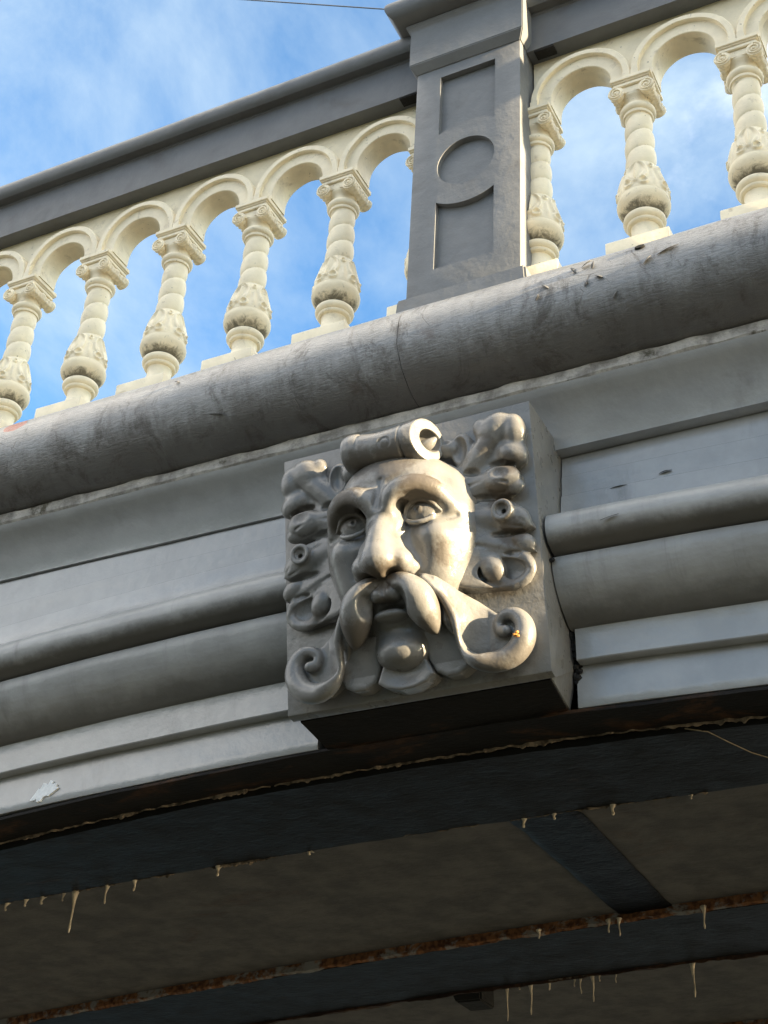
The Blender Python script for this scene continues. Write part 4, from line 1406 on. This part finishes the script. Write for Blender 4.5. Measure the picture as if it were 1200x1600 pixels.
# ================================================================== scrapes, flakes, stray bits
def flake(pts, th, mat, parent, name):
    """thin irregular chip: outline points, thickness along n"""
    bm = bmesh.new()
    c = sum((Vector(p) for p in pts), Vector()) / len(pts)
    nrm = (Vector(pts[1]) - Vector(pts[0])).cross(Vector(pts[2]) - Vector(pts[1])).normalized()
    if nrm.y > 0: nrm = -nrm
    f = [bm.verts.new(Vector(p) + nrm * th) for p in pts]; b = [bm.verts.new(Vector(p) - nrm * .001) for p in pts]
    bm.faces.new(f); bm.faces.new(list(reversed(b)))
    for i in range(len(pts)):
        j = (i + 1) % len(pts)
        bm.faces.new((f[i], b[i], b[j], f[j]))
    return link_mesh(name, mesh_bm(name, bm), mat, parent)
rnd = random.Random(4)
sb = bmesh.new()
for i in range(9):                                  # slanting strokes that run together
    x = -1.094 + .0068 * i
    zb = -.893 + .0016 * i + rnd.uniform(-.008, .004) + (.010 if i < 2 else 0)
    zt = -.860 + .0010 * i + rnd.uniform(-.006, .010) - (.010 if i > 6 else 0)
    w0 = rnd.uniform(.006, .011)
    p = [(x - .012, zb), (x - .012 + w0, zb - .003), (x + .010 + w0, zt), (x + .010, zt + .004), (x, (zb + zt) / 2 + .002)]
    y0 = -.1012 - .00025 * i
    f = [sb.verts.new((px, y0 - .0010, pz)) for px, pz in p]; k2 = [sb.verts.new((px, y0 + .006, pz)) for px, pz in p]
    sb.faces.new(f); sb.faces.new(list(reversed(k2)))
    for j in range(5):
        sb.faces.new((f[j], k2[j], k2[(j + 1) % 5], f[(j + 1) % 5]))
link_mesh('white_scrape', mesh_bm('scrape', sb), M_WHITE, face_l)

def curl(p, d, L, w, lift, parent, mat=M_FLAKE):
    """sliver of paint peeling away from the surface"""
    p = Vector(p); d = Vector(d).normalized()
    up = Vector((0, -.75, .45)).normalized()
    L *= .72; w *= .7; lift *= .45
    s = d.cross(up).normalized()
    verts, faces = [], []
    n = 9
    for i in range(n):
        t = i / (n - 1)
        ww = w * math.sin(math.pi * min(.97, max(.03, t))) ** .7
        for (k, l) in ((-1, 0), (1, lift * math.sin(math.pi * t))):
            for th in (0, .0012):
                verts.append(p + d * (L * (t - .5)) + s * (k * ww * .5) + up * (l + th + .001))
    for i in range(n - 1):
        a, b = i * 4, i * 4 + 4
        for (u, v) in ((0, 2), (2, 3), (3, 1), (1, 0)):
            faces.append((a + u, a + v, b + v, b + u))
    me = mesh_pydata('flake', verts, faces, True)
    return link_mesh('paint_flake', me, mat, parent)
def on_roll(x, ang):
    return (x, RC_Y + RC_R * math.cos(rad(ang)), RC_Z + RC_R * math.sin(rad(ang)))
for (x, a, dx, dz, L, w, l) in ((.46, 158, 1, .5, .04, .016, .012), (.43, 163, .5, -1, .03, .014, .010), (.475, 163, .2, 1, .028, .012, .010), (.645, 172, 1, .25, .07, .009, .008), (.60, 178, .8, .7, .035, .014, .012),
                                (.345, 186, .4, 1, .022, .014, .01), (.365, 176, 1, -.9, .03, .012, .008), (.52, 205, .5, 1, .03, .014, .01),
                                (-.62, 160, 1, -.4, .022, .012, .006), (-.50, 215, 1, -.25, .07, .010, .006), (.46, 185, .3, 1, .03, .014, .008), (.49, 182, 1, -.6, .03, .014, .008)):
    curl(on_roll(x, a), (dx, 0, dz), L, w, l, cornice)
curl((.44, -.1715, -.405), (1, 0, .03), .075, .014, .012, face_r)
curl((.545, -.1715, -.392), (1, 0, .06), .040, .010, .010, face_r)
curl((.455, -.291, -.556), (1, 0, .15), .055, .008, .005, face_r)
# weep hole in the roll
bm = bmesh.new()
hp = Vector(on_roll(.58, 152)); hn = Vector((0, math.cos(rad(152)), math.sin(rad(152))))
bmesh.ops.create_cone(bm, cap_ends=True, segments=20, radius1=.0105, radius2=.0095, depth=.004, matrix=Matrix.Translation(hp + hn * .0012) @ hn.to_track_quat('Z', 'Y').to_matrix().to_4x4() @ Matrix.Diagonal((1.15, .9, 1, 1)))
M_HOLE = mat_simple('black_hole', (.004, .004, .004), .95)
link_mesh('weep_hole', mesh_bm('hole', bm), M_HOLE, cornice)
# dry straw hanging under the flange on the right
st = [(.50, .01, -.905), (.545, .02, -.915), (.575, .06, -.925), (.61, .11, -.934), (.66, .17, -.938), (.72, .22, -.936)]
straw = link_mesh('dry_straw', tube('straw', st, [.0012, .0013, .0013, .0012, .0011, .0008], 6), M_STRAW)
tag(straw, 'thin dry straw hanging from the seam under the right arch moulding', 'straw')
